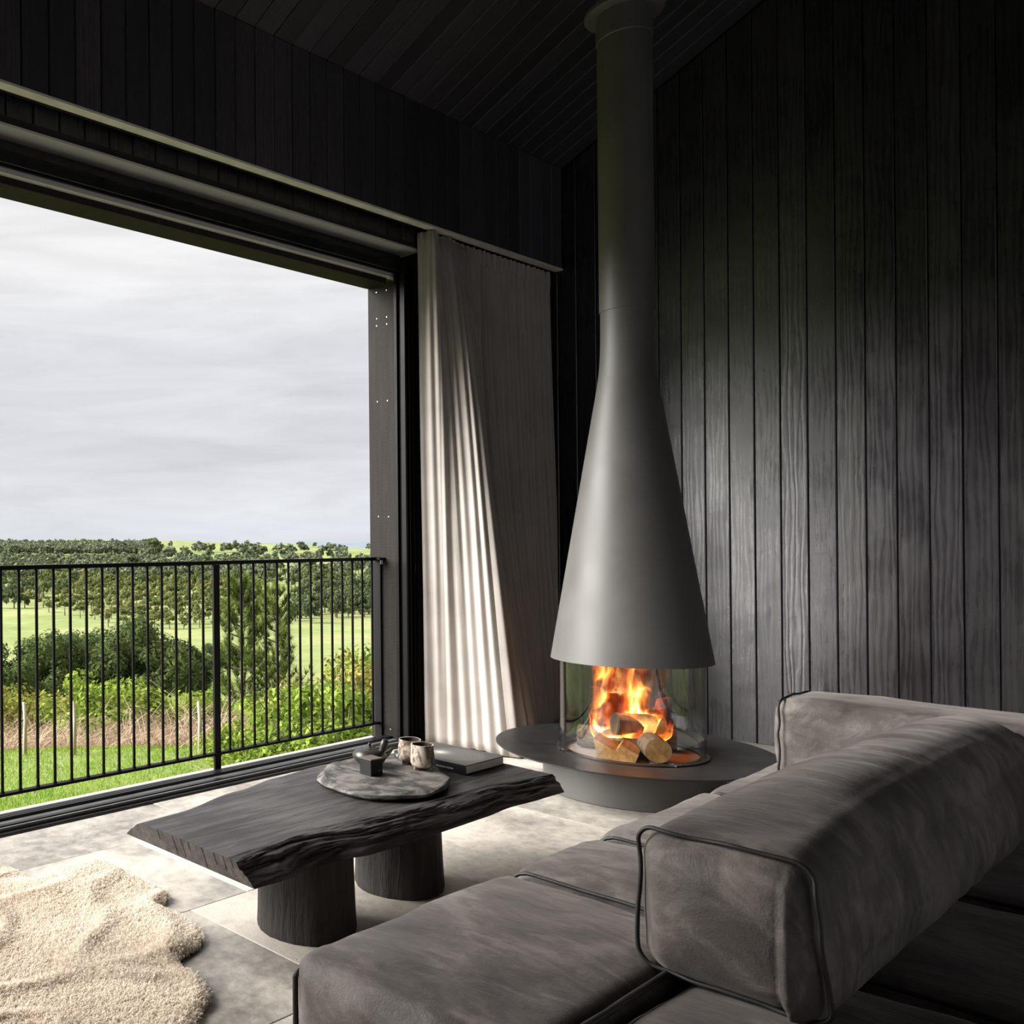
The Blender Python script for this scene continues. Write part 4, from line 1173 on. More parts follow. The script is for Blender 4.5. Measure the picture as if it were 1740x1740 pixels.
def build_sofa():
    root = thing('sofa', 'large low double-sided grey leather sofa with bolster backrests', 'sofa', (2.2, 0.5, 0))
    o = Vector((2.2, 0.5, 0))

    def P_(name, mb, mat, smooth=True, parent=root):
        mb.v = [tuple(Vector(v) - o) for v in mb.v]
        return part(name, mb, mat, parent, smooth, fix=True)
    ysplit = 0.665
    yf = 1.091
    zs = 0.401
    # near row of seats faces the table, the other row faces away
    xa = [1.108, 1.775, 2.150, 2.755, 3.56]
    for k, (a, b_) in enumerate(zip(xa[:-1], xa[1:])):
        L = b_ - a
        def nf(p, nrm, k=k, a=a, b_=b_):
            e = min(p.x - a, b_ - p.x)
            pull = -0.006 * math.exp(-(e / 0.05) ** 2) if (nrm.z > 0.2 or nrm.y > 0.2) else 0
            wr = 0.004 * mnoise.noise(Vector((p.x * 30, p.y * 5 + k, p.z * 5))) * math.exp(-e / 0.12)
            return leather_noise(3 + k)(p, nrm) + pull + wr
        P_('seat_cushion', soft_box(a + 0.002, b_ - 0.002, ysplit + 0.002, yf, 0.02, zs, 0.032, (0.004, 0.018, 0.016), (int(30 + L * 40), 34, 24), nf), M['leather'])
    xb = [1.108, 1.785, 2.355, 2.95, 3.56]
    for k, (a, b_) in enumerate(zip(xb[:-1], xb[1:])):
        L = b_ - a
        P_('seat_cushion', soft_box(a + 0.002, b_ - 0.002, -0.55, ysplit - 0.002, 0.02, zs - 0.01, 0.055, (0.004, 0.018, 0.014), (int(30 + L * 40), 60, 20), leather_noise(13 + k)), M['leather'])
    # piping over the seams
    def seam_x(x, y0, y1, zt, front):
        pts = []
        ys = [y0 + (y1 - y0) * i / 24 for i in range(25)]
        for y in ys:
            e = max(0.0, y - (yf - 0.06)) if front else 0
            z = zt + 0.004 - (0.06 - math.sqrt(max(0, 0.06 ** 2 - e * e)) if e > 0 else 0)
            pts.append((x + 0.004 * mnoise.noise(Vector((x, y * 6, 0))), y, z + 0.003 * mnoise.noise(Vector((x, y * 9, 5)))))
        if front:
            for q in range(8): pts.append((x, yf + 0.008, zt - 0.06 - 0.04 * (q + 1)))
        return MB().tube(pts, 0.0042, 8)
    for x in xa[1:-1]: P_('piping', seam_x(x, ysplit + 0.02, yf + 0.002, zs - 0.004, True), M['piping'])
    for x in xb[1:-1]: P_('piping', seam_x(x, -0.5, ysplit - 0.03, zs - 0.012, False), M['piping'])
    pts = [(3.5 - (3.5 - 1.172) * i / 40, ysplit, zs - 0.002 + 0.003 * mnoise.noise(Vector((i * .5, 0, 0)))) for i in range(41)]
    for q in range(7):
        a = math.pi / 2 * (q + 1) / 7; pts.append((1.168 - 0.06 * math.sin(a), ysplit, zs - 0.002 - 0.06 * (1 - math.cos(a))))
    for q in range(6): pts.append((1.103, ysplit, zs - 0.07 - 0.05 * (q + 1)))
    P_('piping', MB().tube(pts, 0.0055, 8), M['piping'])
    pts = [(1.120, yf - 0.008, 0.04 + 0.32 * q / 12) for q in range(13)] + [(1.124, yf - 0.014, 0.374), (1.132, yf - 0.026, 0.387)]
    P_('piping', MB().tube(pts, 0.0050, 8), M['piping'])

    # long bolster between the two rows
    bx0, bx1, by0, by1, bz0, bz1 = 1.530, 3.085, 0.468, 0.704, zs - 0.004, 0.626

    def wr(p, nrm):
        s = (p.x - bx0) / (bx1 - bx0)
        f = 0.010 * mnoise.noise(Vector((p.x * 2.3, p.y * 1.5, p.z * 2)))
        k = max(0, 1 - abs(s - 0.62) / 0.42)
        ph = p.x * 33 + 4.0 * (p.y - 0.56) + 2.2 * mnoise.noise(Vector((p.x * 3, p.y * 6, 2)))
        up = max(0, nrm.z * 0.7 + abs(nrm.y) * 0.45)
        f += -0.024 * k * up * (max(0, math.sin(ph)) ** 5) * (0.6 + 0.8 * mnoise.noise(Vector((p.x * 4, 3, p.y * 3)))) + 0.003 * k * mnoise.noise(Vector((p.x * 22, p.y * 4, p.z * 4)))
        f += leather_noise(31, 0.004)(p, nrm)
        if nrm.y < -0.3: f += 0.022 * (1 - (p.z - bz0) / (bz1 - bz0))
        cr_ = 0.030 * math.sin(math.pi * min(1, max(0, s)) ** 0.9) * max(0, nrm.z)
        return f + cr_
    args_ = (bx0, bx1, by0, by1, bz0, bz1, 0.045, (0.020, 0.022, 0.012), (190, 48, 36))
    bmesh_ = soft_box(*args_, wr); plain_ = soft_box(*args_)
    cyb, czb, hyb, hzb = (by0 + by1) / 2, bz0 + 0.075, (by1 - by0) / 2 + 0.018, bz1 - bz0 - 0.075 + 0.016
    nv_ = []
    for p, q in zip(bmesh_.v, plain_.v):
        # away from the seamed end the padding rounds over into a roll
        w = max(0.0, min(1.0, (q[0] - bx0 - 0.03) / 0.45)); w = w * w * (3 - 2 * w)
        u, v = (q[1] - cyb) / hyb, (q[2] - czb) / hzb
        d = Vector(p) - Vector(q); y, z = q[1], q[2]
        rr_ = math.hypot(u, v)
        if v > 0 and w > 0 and rr_ > 0.5 and q[0] < bx1 - 0.02:
            c_, s_ = abs(u) / rr_, v / rr_
            R_ = 1.0 / ((c_ ** 2.35 + s_ ** 2.35) ** (1 / 2.35))
            y += (cyb + u / rr_ * R_ * hyb - y) * w; z += (czb + v / rr_ * R_ * hzb - z) * w
        nv_.append((q[0] + d.x, y + d.y, z + d.z))
    bmesh_.v = nv_
    P_('backrest', bmesh_, M['leather'])

    def loop(parent, axis, a, u0, u1, v0, v1, r, rad, sd):
        pts = []
        cs = [(u1 - r, v1 - r, 0), (u0 + r, v1 - r, 90), (u0 + r, v0 + r, 180), (u1 - r, v0 + r, 270)]
        for (cu, cv, st) in cs:
            for q in range(9):
                an = math.radians(st + 90 * q / 8); pts.append((cu + r * math.cos(an), cv + r * math.sin(an)))
        # densify
        out = []
        for i, p in enumerate(pts):
            q = pts[(i + 1) % len(pts)]; L = math.hypot(q[0] - p[0], q[1] - p[1]); m_ = max(1, int(L / 0.012))
            for k in range(m_): out.append((p[0] + (q[0] - p[0]) * k / m_, p[1] + (q[1] - p[1]) * k / m_))
        P3 = []
        for i, (u, v) in enumerate(out):
            w = 0.005 * mnoise.noise(Vector((u * 22, v * 22, sd))); w2 = 0.004 * mnoise.noise(Vector((u * 15, v * 15, sd + 9)))
            if axis == 'x' and u < (u0 + u1) / 2: u = u - 0.024 * (1 - (v - v0) / (v1 - v0))
            if axis == 'x': P3.append((a + w, u + w2, v + w2))
            else: P3.append((u + w2, a + w, v + w2))
        P_('piping', MB().tube(P3, rad, 8, closed=True), M['piping'])
    loop(root, 'x', bx0 + 0.012, by0 - 0.002, by1 + 0.002, bz0 + 0.006, bz1 + 0.003, 0.026, 0.0036, 1.0)

    # far backrest across the end of the sofa
    fx0, fx1, fy0, fy1, fz0, fz1 = 3.105, 3.36, -0.52, 1.030, zs - 0.006, 0.622

    def wr2(p, nrm):
        s = (fy1 - p.y) / 0.5
        return leather_noise(55, 0.006)(p, nrm) + 0.012 * math.exp(-((s - 0.35) / 0.4) ** 2) * max(0, nrm.z) + 0.008 * mnoise.noise(p * 3.3) * max(0, -nrm.x)
    P_('backrest', soft_box(fx0, fx1, fy0, fy1, fz0, fz1, 0.040, (0.018, 0.030, 0.006), (30, 110, 28), wr2), M['leather'])
    loop(root, 'y', fy1 - 0.012, fx0 - 0.003, fx1 + 0.003, fz0 + 0.006, fz1 + 0.004, 0.026, 0.0034, 4.0)
    # low recessed plinth
    P_('plinth', MB().box(1.2, 3.45, -0.45, 1.0, 0.0, 0.0195), M['black_gap'], False)


build_sofa()


# ------------------------------------------------------------------ sheepskin
def build_rug():
    out = [(1.426, 2.757), (1.44, 2.672), (1.433, 2.587), (1.439, 2.562), (1.497, 2.596), (1.526, 2.564), (1.578, 2.605), (1.608, 2.575), (1.705, 2.57), (1.719, 2.527), (1.718, 2.433), (1.7, 2.417), (1.718, 2.393), (1.726, 2.327), (1.735, 2.273), (1.717, 2.204), (1.678, 2.173), (1.624, 2.172), (1.624, 2.147), (1.642, 2.1), (1.647, 2.032), (1.632, 1.952), (1.603, 1.902), (1.56, 1.873), (1.5, 1.859), (1.471, 1.85), (1.452, 1.808), (1.452, 1.759), (1.437, 1.7), (1.418, 1.665), (1.392, 1.637), (1.345, 1.611), (1.304, 1.584), (1.285, 1.568),
           (1.22, 1.54), (1.10, 1.53), (0.98, 1.50), (0.9, 1.53), (0.82, 1.64), (0.74, 1.72), (0.72, 1.90), (0.76, 2.1), (0.72, 2.3), (0.78, 2.5), (0.92, 2.62), (1.05, 2.72), (1.15, 2.80), (1.30, 2.86), (1.40, 2.82)]
    out = np.array(out)
    st = 0.0042
    xs = np.arange(0.70, 1.76, st); ys = np.arange(1.48, 2.88, st)
    GX, GY = np.meshgrid(xs, ys, indexing='ij')
    # signed distance to the outline
    A = out; B = np.roll(out, -1, 0)
    px, py = GX.ravel(), GY.ravel()
    dmin = np.full(px.shape, 9.0); inside = np.zeros(px.shape, bool)
    for (ax, ay), (bx, by) in zip(A, B):
        dx, dy = bx - ax, by - ay
        t = np.clip(((px - ax) * dx + (py - ay) * dy) / (dx * dx + dy * dy + 1e-12), 0, 1)
        dmin = np.minimum(dmin, np.hypot(px - ax - t * dx, py - ay - t * dy))
        c = ((ay > py) != (by > py)) & (px < (bx - ax) * (py - ay) / (by - ay + 1e-12) + ax)
        inside ^= c
    sd = np.where(inside, dmin, -dmin).reshape(GX.shape)
    Z = np.zeros_like(GX)
    rows_, cols_ = GX.shape
    ok = sd > -0.006
    for i in range(rows_):
        for j in range(cols_):
            if not ok[i, j]: continue
            x, y = GX[i, j], GY[i, j]
            w = mnoise.noise(Vector((x * 20, y * 20, 1)))
            curl = mnoise.noise(Vector((x * 62 + 2.0 * w, y * 62, 4))) + 0.6 * mnoise.noise(Vector((x * 130, y * 130, 8)))
            ro = mnoise.noise(Vector((x * 3.2 + 1.5 * y, y * 4.5, 21)))
            fold = max(0, 1 - abs(ro) * 5.0)
            e = max(0, sd[i, j] + 0.006)
            edge = math.sqrt(min(1, e / 0.030))
            Z[i, j] = max(0.0015, 0.020 * edge + edge * (0.0020 * curl + 0.012 * fold + 0.010 * mnoise.noise(Vector((x * 6, y * 6, 13)))))
    idx = -np.ones(GX.shape, int); idx[ok] = np.arange(ok.sum())
    V = np.stack([GX[ok], GY[ok], Z[ok]], 1)
    rj = np.random.RandomState(5)
    V[:, :2] += rj.uniform(-0.0015, 0.0015, (len(V), 2))
    q = ok[:-1, :-1] & ok[1:, :-1] & ok[1:, 1:] & ok[:-1, 1:]
    Fq = np.stack([idx[:-1, :-1][q], idx[1:, :-1][q], idx[1:, 1:][q], idx[:-1, 1:][q]], 1)
    base = np.array([1.25, 2.2, 0.0])
    root = thing('sheepskin_rug', 'cream sheepskin rug with ragged outline lying on the stone floor', 'rug', tuple(base))
    me = np_mesh('fleece', V - base, Fq, M['wool'], smooth=True)
    link('fleece', me, root)
    # hide backing with a small pale tab at the edge
    n = len(out)
    hide = MB().add([(p[0] - base[0], p[1] - base[1], 0.0005) for p in out], [tuple(range(n))])
    part('hide', hide, M['deck'], root)
    # short curly pile: thin tapered locks leaning along a slowly turning nap direction
    ii_ = np.where(V[:, 2] > 0.004)[0]
    rs = np.random.RandomState(2); k = 95000
    sel = V[rs.choice(ii_, k)] + np.stack([rs.uniform(-0.004, 0.004, k), rs.uniform(-0.004, 0.004, k), np.zeros(k)], 1)
    nap = 2.2 * np.sin(sel[:, 0] * 5.0 + 1.3 * np.sin(sel[:, 1] * 7.0)) + 1.6 * np.cos(sel[:, 1] * 4.2) + rs.normal(0, 0.9, k)
    L = rs.uniform(0.008, 0.017, k); w0 = 0.0012
    dirv = np.stack([np.cos(nap), np.sin(nap), np.zeros(k)], 1); sidev = np.stack([-np.sin(nap), np.cos(nap), np.zeros(k)], 1)
    up = np.array([0, 0, 1.0])
    cur = rs.uniform(0.2, 0.9, k)[:, None]
    pts = [sel - up * 0.004, sel + up * (L * 0.42)[:, None] + dirv * (L * 0.22)[:, None] * cur, sel + up * (L * 0.62)[:, None] + dirv * (L * 0.62)[:, None] * cur + sidev * (rs.normal(0, 0.002, k))[:, None], sel + up * (L * 0.52)[:, None] + dirv * (L * 0.98)[:, None] * cur + sidev * (rs.normal(0, 0.003, k))[:, None]]
    wd = [1.0, 1.0, 0.8, 0.25]
    rows4 = [p + sidev * (w0 * q * sg) for p, q in zip(pts, wd) for sg in (-1, 1)]
    Vv = np.concatenate(rows4) - base
    i0 = np.arange(k)
    Fq = np.concatenate([np.stack([i0 + 2 * q * k, i0 + (2 * q + 1) * k, i0 + (2 * q + 3) * k, i0 + (2 * q + 2) * k], 1) for q in range(3)])
    ob = link('wool_pile', np_mesh('wool_pile', Vv, Fq, M['wool_pile'], smooth=True), root); ob['kind'] = 'stuff'


build_rug()


# ------------------------------------------------------------------ landscape
DT = [(3.0, -0.25), (4.0, -0.30), (8.0, -0.72), (10, -1.15), (14, -2.4), (25, -5.4), (60, -9.5), (100, -12.5), (180, -15.6), (250, -16.6), (450, -17.6), (800, -14.5), (1500, -9.0), (2500, -1.0), (3600, 7.0), (5200, -4.0), (7000, -40)]


def terrain_z(x, y):
    d = math.hypot(x, y); az = math.degrees(math.atan2(y, x))
    ld = math.log(max(d, 3.0))
    z = DT[-1][1]
    for (a, za), (b_, zb) in zip(DT[:-1], DT[1:]):
        if d <= b_:
            t = (ld - math.log(a)) / (math.log(b_) - math.log(a)); t = max(0, min(1, t)); t2 = t * t * (3 - 2 * t) * 0.5 + t * 0.5
            z = za + (zb - za) * t2; break
    if d > 120:
        k = min(1, (d - 120) / 400)
        z += k * min(14, d * 0.007) * mnoise.noise(Vector((x * 0.0042, y * 0.0042, 3.0)))
    if d > 1400:
        # skyline: high wooded ridge on the left, lower on the right
        k = min(1, (d - 1400) / 1800)
        f = (az - 47.0) / 9.0; f = max(-1, min(1, f))
        z += k * (16 * f + 9 * mnoise.noise(Vector((az * 0.22, 0.3, 1.0))))
        if az < 44: z -= k * 20 * min(1, (44 - az) / 4)
    if 12 < d < 200: z += 0.6 * min(1, (d - 12) / 30) * mnoise.noise(Vector((x * 0.05, y * 0.05, 9)))
    return z


def ground_hit(px, py):
    d = ray(px, py); t = 3.5; prev = t
    while t < 6500:
        p = Vector((0, 0, EYE)) + d * t
        if p.y > 3.4 and terrain_z(p.x, p.y) >= p.z:
            lo, hi = prev, t
            for _ in range(12):
                m_ = (lo + hi) / 2; q = Vector((0, 0, EYE)) + d * m_
                if terrain_z(q.x, q.y) >= q.z: hi = m_
                else: lo = m_
            q = Vector((0, 0, EYE)) + d * hi
            return Vector((q.x, q.y, terrain_z(q.x, q.y)))
        prev = t; t *= 1.03
    return None


def build_terrain():
    nv, na = 190, 170
    V = []
    for i in range(nv):
        yy = 3.374 * (6500 / 3.374) ** (i / (nv - 1))
        for j in range(na):
            az = math.radians(12 + 150 * j / (na - 1))
            x = yy / math.tan(az)
            V.append((x, yy, terrain_z(x, yy)))
    V = np.array(V)
    I = np.arange(nv * na).reshape(nv, na)
    Fq = np.stack([I[:-1, :-1].ravel(), I[:-1, 1:].ravel(), I[1:, 1:].ravel(), I[1:, :-1].ravel()], 1)
    o = link('terrain', np_mesh('terrain', V, Fq, M['ground'], smooth=True)); o['kind'] = 'structure'
    # distant range, blue of the haze put into its colour
    V = []
    n = 60
    for i in range(n):
        az = math.radians(20 + 60 * i / (n - 1)); d = 11000
        h = 28 + 26 * mnoise.noise(Vector((i * 0.22, 2, 1))) + 14 * mnoise.noise(Vector((i * 0.7, 2, 1)))
        c, s = math.cos(az), math.sin(az)
        V += [(c * (d - 1500), s * (d - 1500), -70), (c * d, s * d, h), (c * (d + 2500), s * (d + 2500), -70)]
    V = np.array(V); I = np.arange(n * 3).reshape(n, 3)
    Fq = np.concatenate([np.stack([I[:-1, k], I[:-1, k + 1], I[1:, k + 1], I[1:, k]], 1) for k in (0, 1)])
    o = link('hills', np_mesh('hills', V, Fq, M['far_hill_hazy'], smooth=True)); o['kind'] = 'structure'


def leaf_cloud(seed, n, rad, leaf, clumps=14, flat=0.35, center=(0, 0, 0), spread=0.33, low=-0.6, aspect=2.0):
    """numpy quads scattered in clumps over an ellipsoid"""
    rs = np.random.RandomState(seed)
    u = rs.normal(size=(clumps, 3)); u /= np.linalg.norm(u, axis=1)[:, None]; u[:, 2] = np.where(u[:, 2] < low, -u[:, 2] * 0.5, u[:, 2])
    u *= rs.uniform(0.55, 0.95, (clumps, 1))
    k = rs.randint(0, clumps, n)
    g = rs.normal(size=(n, 3)); g /= np.linalg.norm(g, axis=1)[:, None] + 1e-9
    P = u[k] + g * spread * rs.uniform(0.55, 1.0, (n, 1))
    P = P * np.array(rad) + np.array(center)
    nr = g + 0.5 * rs.normal(size=(n, 3)); nr[:, 2] += flat; nr /= np.linalg.norm(nr, axis=1)[:, None]
    t = np.cross(nr, rs.normal(size=(n, 3))); t /= np.linalg.norm(t, axis=1)[:, None] + 1e-9
    b_ = np.cross(nr, t)
    L = leaf * rs.uniform(0.6, 1.3, (n, 1)); Wd = L / aspect
    V = np.stack([P - t * L, P - b_ * Wd, P + t * L, P + b_ * Wd], 1).reshape(-1, 3)
    Fq = np.arange(4 * n).reshape(n, 4)
    return V, Fq


def trunk_np(h, r, lean=0.0, n=6, z0=-0.3):
    V = []
    for k, (z, rr_) in enumerate(((z0, r * 1.2), (h * 0.5, r * 0.85), (h, r * 0.5))):
        for j in range(n):
            a = 2 * math.pi * j / n; V.append((rr_ * math.cos(a) + lean * z, rr_ * math.sin(a), z))
    Fq = [(k * n + j, k * n + (j + 1) % n, (k + 1) * n + (j + 1) % n, (k + 1) * n + j) for k in range(2) for j in range(n)]
    return np.array(V), np.array(Fq)


def tree_mesh(seed, n, rad, leaf, zc, trunk_h, trunk_r, mleaf, **kw):
    V1, F1 = leaf_cloud(seed, n, rad, leaf, center=(0, 0, zc), **kw); V2, F2 = trunk_np(trunk_h, trunk_r)
    V = np.concatenate([V1, V2]); Fq = np.concatenate([F1, F2 + len(V1)])
    return np_mesh('tree', V, Fq, [mleaf, M['trunk']], np.concatenate([np.zeros(len(F1)), np.ones(len(F2))]))


def build_plants():
    rs = random.Random(21)
    # --- lawn
    rn = np.random.RandomState(4)
    k = 70000
    # pick points on the lawn in the visible wedge
    az = np.radians(rn.uniform(33, 80, k)); d = 3.6 + (9.0 - 3.6) * rn.uniform(0, 1, k) ** 1.2
    X, Y = d * np.cos(az), d * np.sin(az)
    keep = (Y > 3.40); X, Y = X[keep], Y[keep]
    Z = np.array([terrain_z(x, y) for x, y in zip(X, Y)]); k = len(X)
    hgt = rn.uniform(0.02, 0.055, k); th = rn.uniform(0, 2 * np.pi, k); w = 0.004
    s = np.stack([np.cos(th), np.sin(th), np.zeros(k)], 1) * w
    base = np.stack([X, Y, Z - 0.004], 1)
    tip = base + np.stack([rn.normal(0, 0.018, k), rn.normal(0, 0.018, k), hgt], 1)
    V = np.concatenate([base - s, base + s, tip]); ii = np.arange(k); T = np.stack([ii, ii + k, ii + 2 * k], 1)
    o = link('grass', np_mesh('grass', V, T, M['grass'])); tag(o, 'bright green lawn grass outside below the railing', 'grass', kind='stuff')

    # --- dry brush along the lawn edge
    def brush(name, n, az0, az1, d0, d1, h0, h1, seed):
        r2 = np.random.RandomState(seed); Vs = []; Fs = []; off = 0
        for i in range(n):
            a = math.radians(r2.uniform(az0, az1)); dd = r2.uniform(d0, d1)
            x, y = dd * math.cos(a), dd * math.sin(a)
            if y < 3.75: continue
            z = terrain_z(x, y) - 0.03
            h = r2.uniform(h0, h1); h *= 0.35 + 0.65 * abs(mnoise.noise(Vector((x * 0.9, y * 0.9, seed)))) * 2.0; dx, dy = r2.normal(0, 0.65), r2.normal(0, 0.65); w = r2.uniform(0.0018, 0.0055); bend = r2.normal(0, 0.22)
            ang = r2.uniform(0, math.pi); sx, sy = math.cos(ang) * w, math.sin(ang) * w
            p = []
            for q in range(4):
                t = q / 3; cx_ = x + dx * h * t + bend * t * t; cy_ = y + dy * h * t - bend * t * t * 0.6; cz_ = z + h * (t - 0.25 * t * t)
                k2 = 1 - 0.7 * t
                p += [(cx_ - sx * k2, cy_ - sy * k2, cz_), (cx_ + sx * k2, cy_ + sy * k2, cz_)]
            Vs += p; Fs += [(off, off + 1, off + 3, off + 2), (off + 2, off + 3, off + 5, off + 4), (off + 4, off + 5, off + 7, off + 6)]; off += 8
        o = link(name, np_mesh(name, np.array(Vs), np.array(Fs), M['twig']))
        return o
    o = brush('dry_brush', 14000, 33, 80, 8.2, 11.0, 0.12, 0.72, 3); tag(o, 'tangle of dry pinkish-brown twigs beyond the lawn', 'brush', kind='stuff')
    o = brush('dry_brush', 1300, 36, 48, 6.2, 8.4, 0.25, 0.8, 8); tag(o, 'dry twigs closer to the house, right of the railing post', 'brush', kind='stuff')

    # --- bushes just beyond
    def bush_mesh(seed, mat, n=2600, leaf=0.045, rad=(0.9, 0.9, 0.75)):
        V, Fq = leaf_cloud(seed, n, rad, leaf, clumps=26, spread=0.30, center=(0, 0, rad[2] * 0.75), low=-0.2, aspect=1.8)
        return np_mesh('foliage', V, Fq, mat)

    def stems_mesh(seed, h=0.62, n=7, r=0.010):
        r2 = random.Random(seed); mb = MB()
        for i in range(n):
            a = r2.uniform(0, 6.28); l_ = r2.uniform(0.2, 0.6)
            mb.tube([(0.05 * math.cos(a), 0.05 * math.sin(a), -0.15), (0.4 * l_ * math.cos(a), 0.4 * l_ * math.sin(a), h * 0.5), (l_ * math.cos(a), l_ * math.sin(a), h)], [r, r * 0.7, r * 0.3], 5)
        return mb.mesh('stem', M['trunk'])
    bright = [bush_mesh(100 + i, M['leaf_bright']) for i in range(4)]
    olive = [bush_mesh(120 + i, M['leaf_olive'], 2600, 0.035) for i in range(3)]
    stems = [stems_mesh(i) for i in range(3)]

    def bush(px, d, scale, me, label, group=None, dz=0.0, sz=1.0):
        dr = ray(px, 1000); a = math.atan2(dr.y, dr.x); x, y = d * math.cos(a), d * math.sin(a)
        t = thing('bush', label, 'bush', (x, y, terrain_z(x, y) - 0.05 + dz), rs.uniform(0, 6.28), group)
        t.scale = (scale, scale, scale * sz)
        link('foliage', me, t); link('stem', rs.choice(stems), t)
        return t
    G = 'bushes beyond the lawn'
    bl = 'bright green leafy bush beyond the lawn'
    ol = 'yellow-olive bush beyond the lawn'
    ORD = ['first', 'second', 'third', 'fourth', 'fifth', 'sixth', 'seventh', 'eighth', 'ninth', 'tenth', 'eleventh', 'twelfth', 'thirteenth', 'fourteenth', 'fifteenth', 'sixteenth', 'seventeenth', 'eighteenth']
    spots_ = sorted(((-70, 12.0, 1.2, 1), (22, 12.5, 1.3, 1), (75, 12.2, 1.25, 1), (-20, 15.0, 1.5, 0), (120, 13.6, 1.2, 0), (145, 11.6, 1.15, 0), (190, 12.4, 1.3, 0), (225, 13.5, 1.35, 0), (268, 12.6, 1.2, 0), (305, 14.0, 1.3, 0), (335, 12.8, 1.15, 0),
                         (372, 14, 1.25, 0), (400, 12.6, 1.1, 0), (436, 13.8, 1.2, 0), (470, 12.4, 1.1, 1), (505, 11.6, 1.0, 0), (540, 11.2, 1.05, 1), (575, 10.6, 1.05, 0), (612, 10.0, 1.1, 1), (650, 9.8, 1.15, 0), (690, 9.5, 1.2, 1),
                         (60, 18, 1.7, 0), (170, 18, 1.5, 0), (290, 19, 1.6, 0), (420, 19, 1.5, 0), (520, 17, 1.4, 1), (600, 16, 1.5, 1), (650, 15, 1.5, 0), (330, 16, 1.3, 0), (235, 16.5, 1.4, 0)))
    seen_ = {}
    for px, d, s_, k in spots_:
        far_ = d >= 15
        q = seen_.get((k, far_), 0); seen_[(k, far_)] = q + 1
        if far_: lab = (bl if k == 0 else ol) + ', in the back row'
        else: lab = '%s bush beyond the lawn, %s from the left of the front row' % ('bright green leafy' if k == 0 else 'yellow-olive', ORD[q])
        bush(px, d, s_ * 0.78, rs.choice(bright if k == 0 else olive), lab, G if not far_ else 'bushes of the back row')
    # low bushes close under the right end of the railing
    near = [bush_mesh(140 + i, M['leaf_bright'], 2200, 0.028, (0.5, 0.5, 0.34)) for i in range(2)]
    for i, (px, d, s_) in enumerate(((420, 6.9, 0.75), (455, 6.4, 0.7), (495, 6.2, 0.8), (535, 6.0, 0.85), (575, 5.9, 0.9), (618, 5.8, 0.95), (555, 7.4, 1.1), (600, 7.2, 1.2), (640, 7.2, 1.2), (500, 7.8, 1.0))):
        bush(px, d, s_, near[i % 2], 'low leafy bush just beyond the ledge, %s from the railing post' % ORD[i] if i < 6 else 'low leafy bush behind the %s bush along the ledge' % ORD[(3, 4, 5, 2)[i - 6]] if i != 8 else 'low leafy bush right of the sixth bush, by the end post', 'low bushes by the ledge')
    # --- dark trees in the dip
    dark = [tree_mesh(200 + i, 8000, (2.3, 2.3, 2.0), 0.10, 3.0, 2.6, 0.14, M['leaf_dark'], clumps=24, spread=0.30) for i in range(3)]
    GD = 'dark trees in the dip'
    for px, d, s_ in ((20, 36, 0.75), (62, 42, 0.95), (100, 40, 1.0), (140, 46, 1.05), (178, 44, 1.0), (205, 42, 0.9), (245, 40, 1.15), (275, 44, 1.0), (300, 47, 0.95), (-30, 42, 0.9), (222, 50, 0.85), (120, 52, 1.0), (330, 70, 0.62), (350, 76, 0.70), (312, 72, 0.62), (385, 80, 0.66), (408, 78, 0.62), (368, 79, 0.55), (300, 62, 0.8)):
        dr = ray(px, 1000); a = math.atan2(dr.y, dr.x); x, y = d * math.cos(a), d * math.sin(a)
        o = link('tree', rs.choice(dark), None, (x, y, terrain_z(x, y)), rs.uniform(0, 6.28)); o.scale = (s_, s_, s_)
        tag(o, 'dark rounded tree standing in the near dip below the pasture' if d < 60 else 'smaller dark tree farther off, just left of the railing post', 'tree', GD if d < 60 else 'smaller dark trees farther off')

    # --- pines
    def pine(px, d, H_, label, seed, crown_lo=0.12):
        dr = ray(px, 1000); a = math.atan2(dr.y, dr.x); x, y = d * math.cos(a), d * math.sin(a)
        t = thing('pine_tree', label, 'tree', (x, y, terrain_z(x, y) - 0.1), rs.uniform(0, 6.28))
        part('trunk', MB().tube([(0, 0, 0), (0.03, 0.02, H_ * 0.35), (-0.02, 0.03, H_ * 0.7), (0, 0, H_)], [0.10, 0.075, 0.045, 0.012], 8), M['trunk'], t, True)
        r2 = np.random.RandomState(seed); br = MB(); Vs = []; Fs = []; off = 0
        z = H_ * crown_lo
        while z < H_ * 0.98:
            f = z / H_; L0 = 0.95 * (1 - f) ** 0.7 * H_ / 5 + 0.18
            for q in range(7):
                an = r2.uniform(0, 6.28); L = L0 * r2.uniform(0.6, 1.1); rise = r2.uniform(0.35, 0.8) + 0.5 * f
                p0 = np.array([0, 0, z]); p1 = np.array([L * .55 * math.cos(an), L * .55 * math.sin(an), z + L * .25 * rise]); p2 = np.array([L * math.cos(an), L * math.sin(an), z + L * rise])
                br.tube([p0, p1, p2], [0.018, 0.012, 0.006], 4)
                for e in range(5):
                    tt = 0.45 + 0.55 * e / 4; c = p0 * (1 - tt) ** 2 + 2 * p1 * tt * (1 - tt) + p2 * tt * tt
                    dirb = (p2 - p1) / (np.linalg.norm(p2 - p1) + 1e-6)
                    for h in range(34):
                        dd = r2.normal(size=3); dd /= np.linalg.norm(dd); dd = dd * 0.8 + dirb * 0.8; dd /= np.linalg.norm(dd)
                        ln = r2.uniform(0.12, 0.24); sd_ = np.cross(dd, [0, 0, 1.0]); sd_ /= np.linalg.norm(sd_) + 1e-6; sd_ *= 0.010
                        Vs += [c - sd_, c + sd_, c + dd * ln]; Fs.append((off, off + 1, off + 2)); off += 3
            z += H_ * 0.052
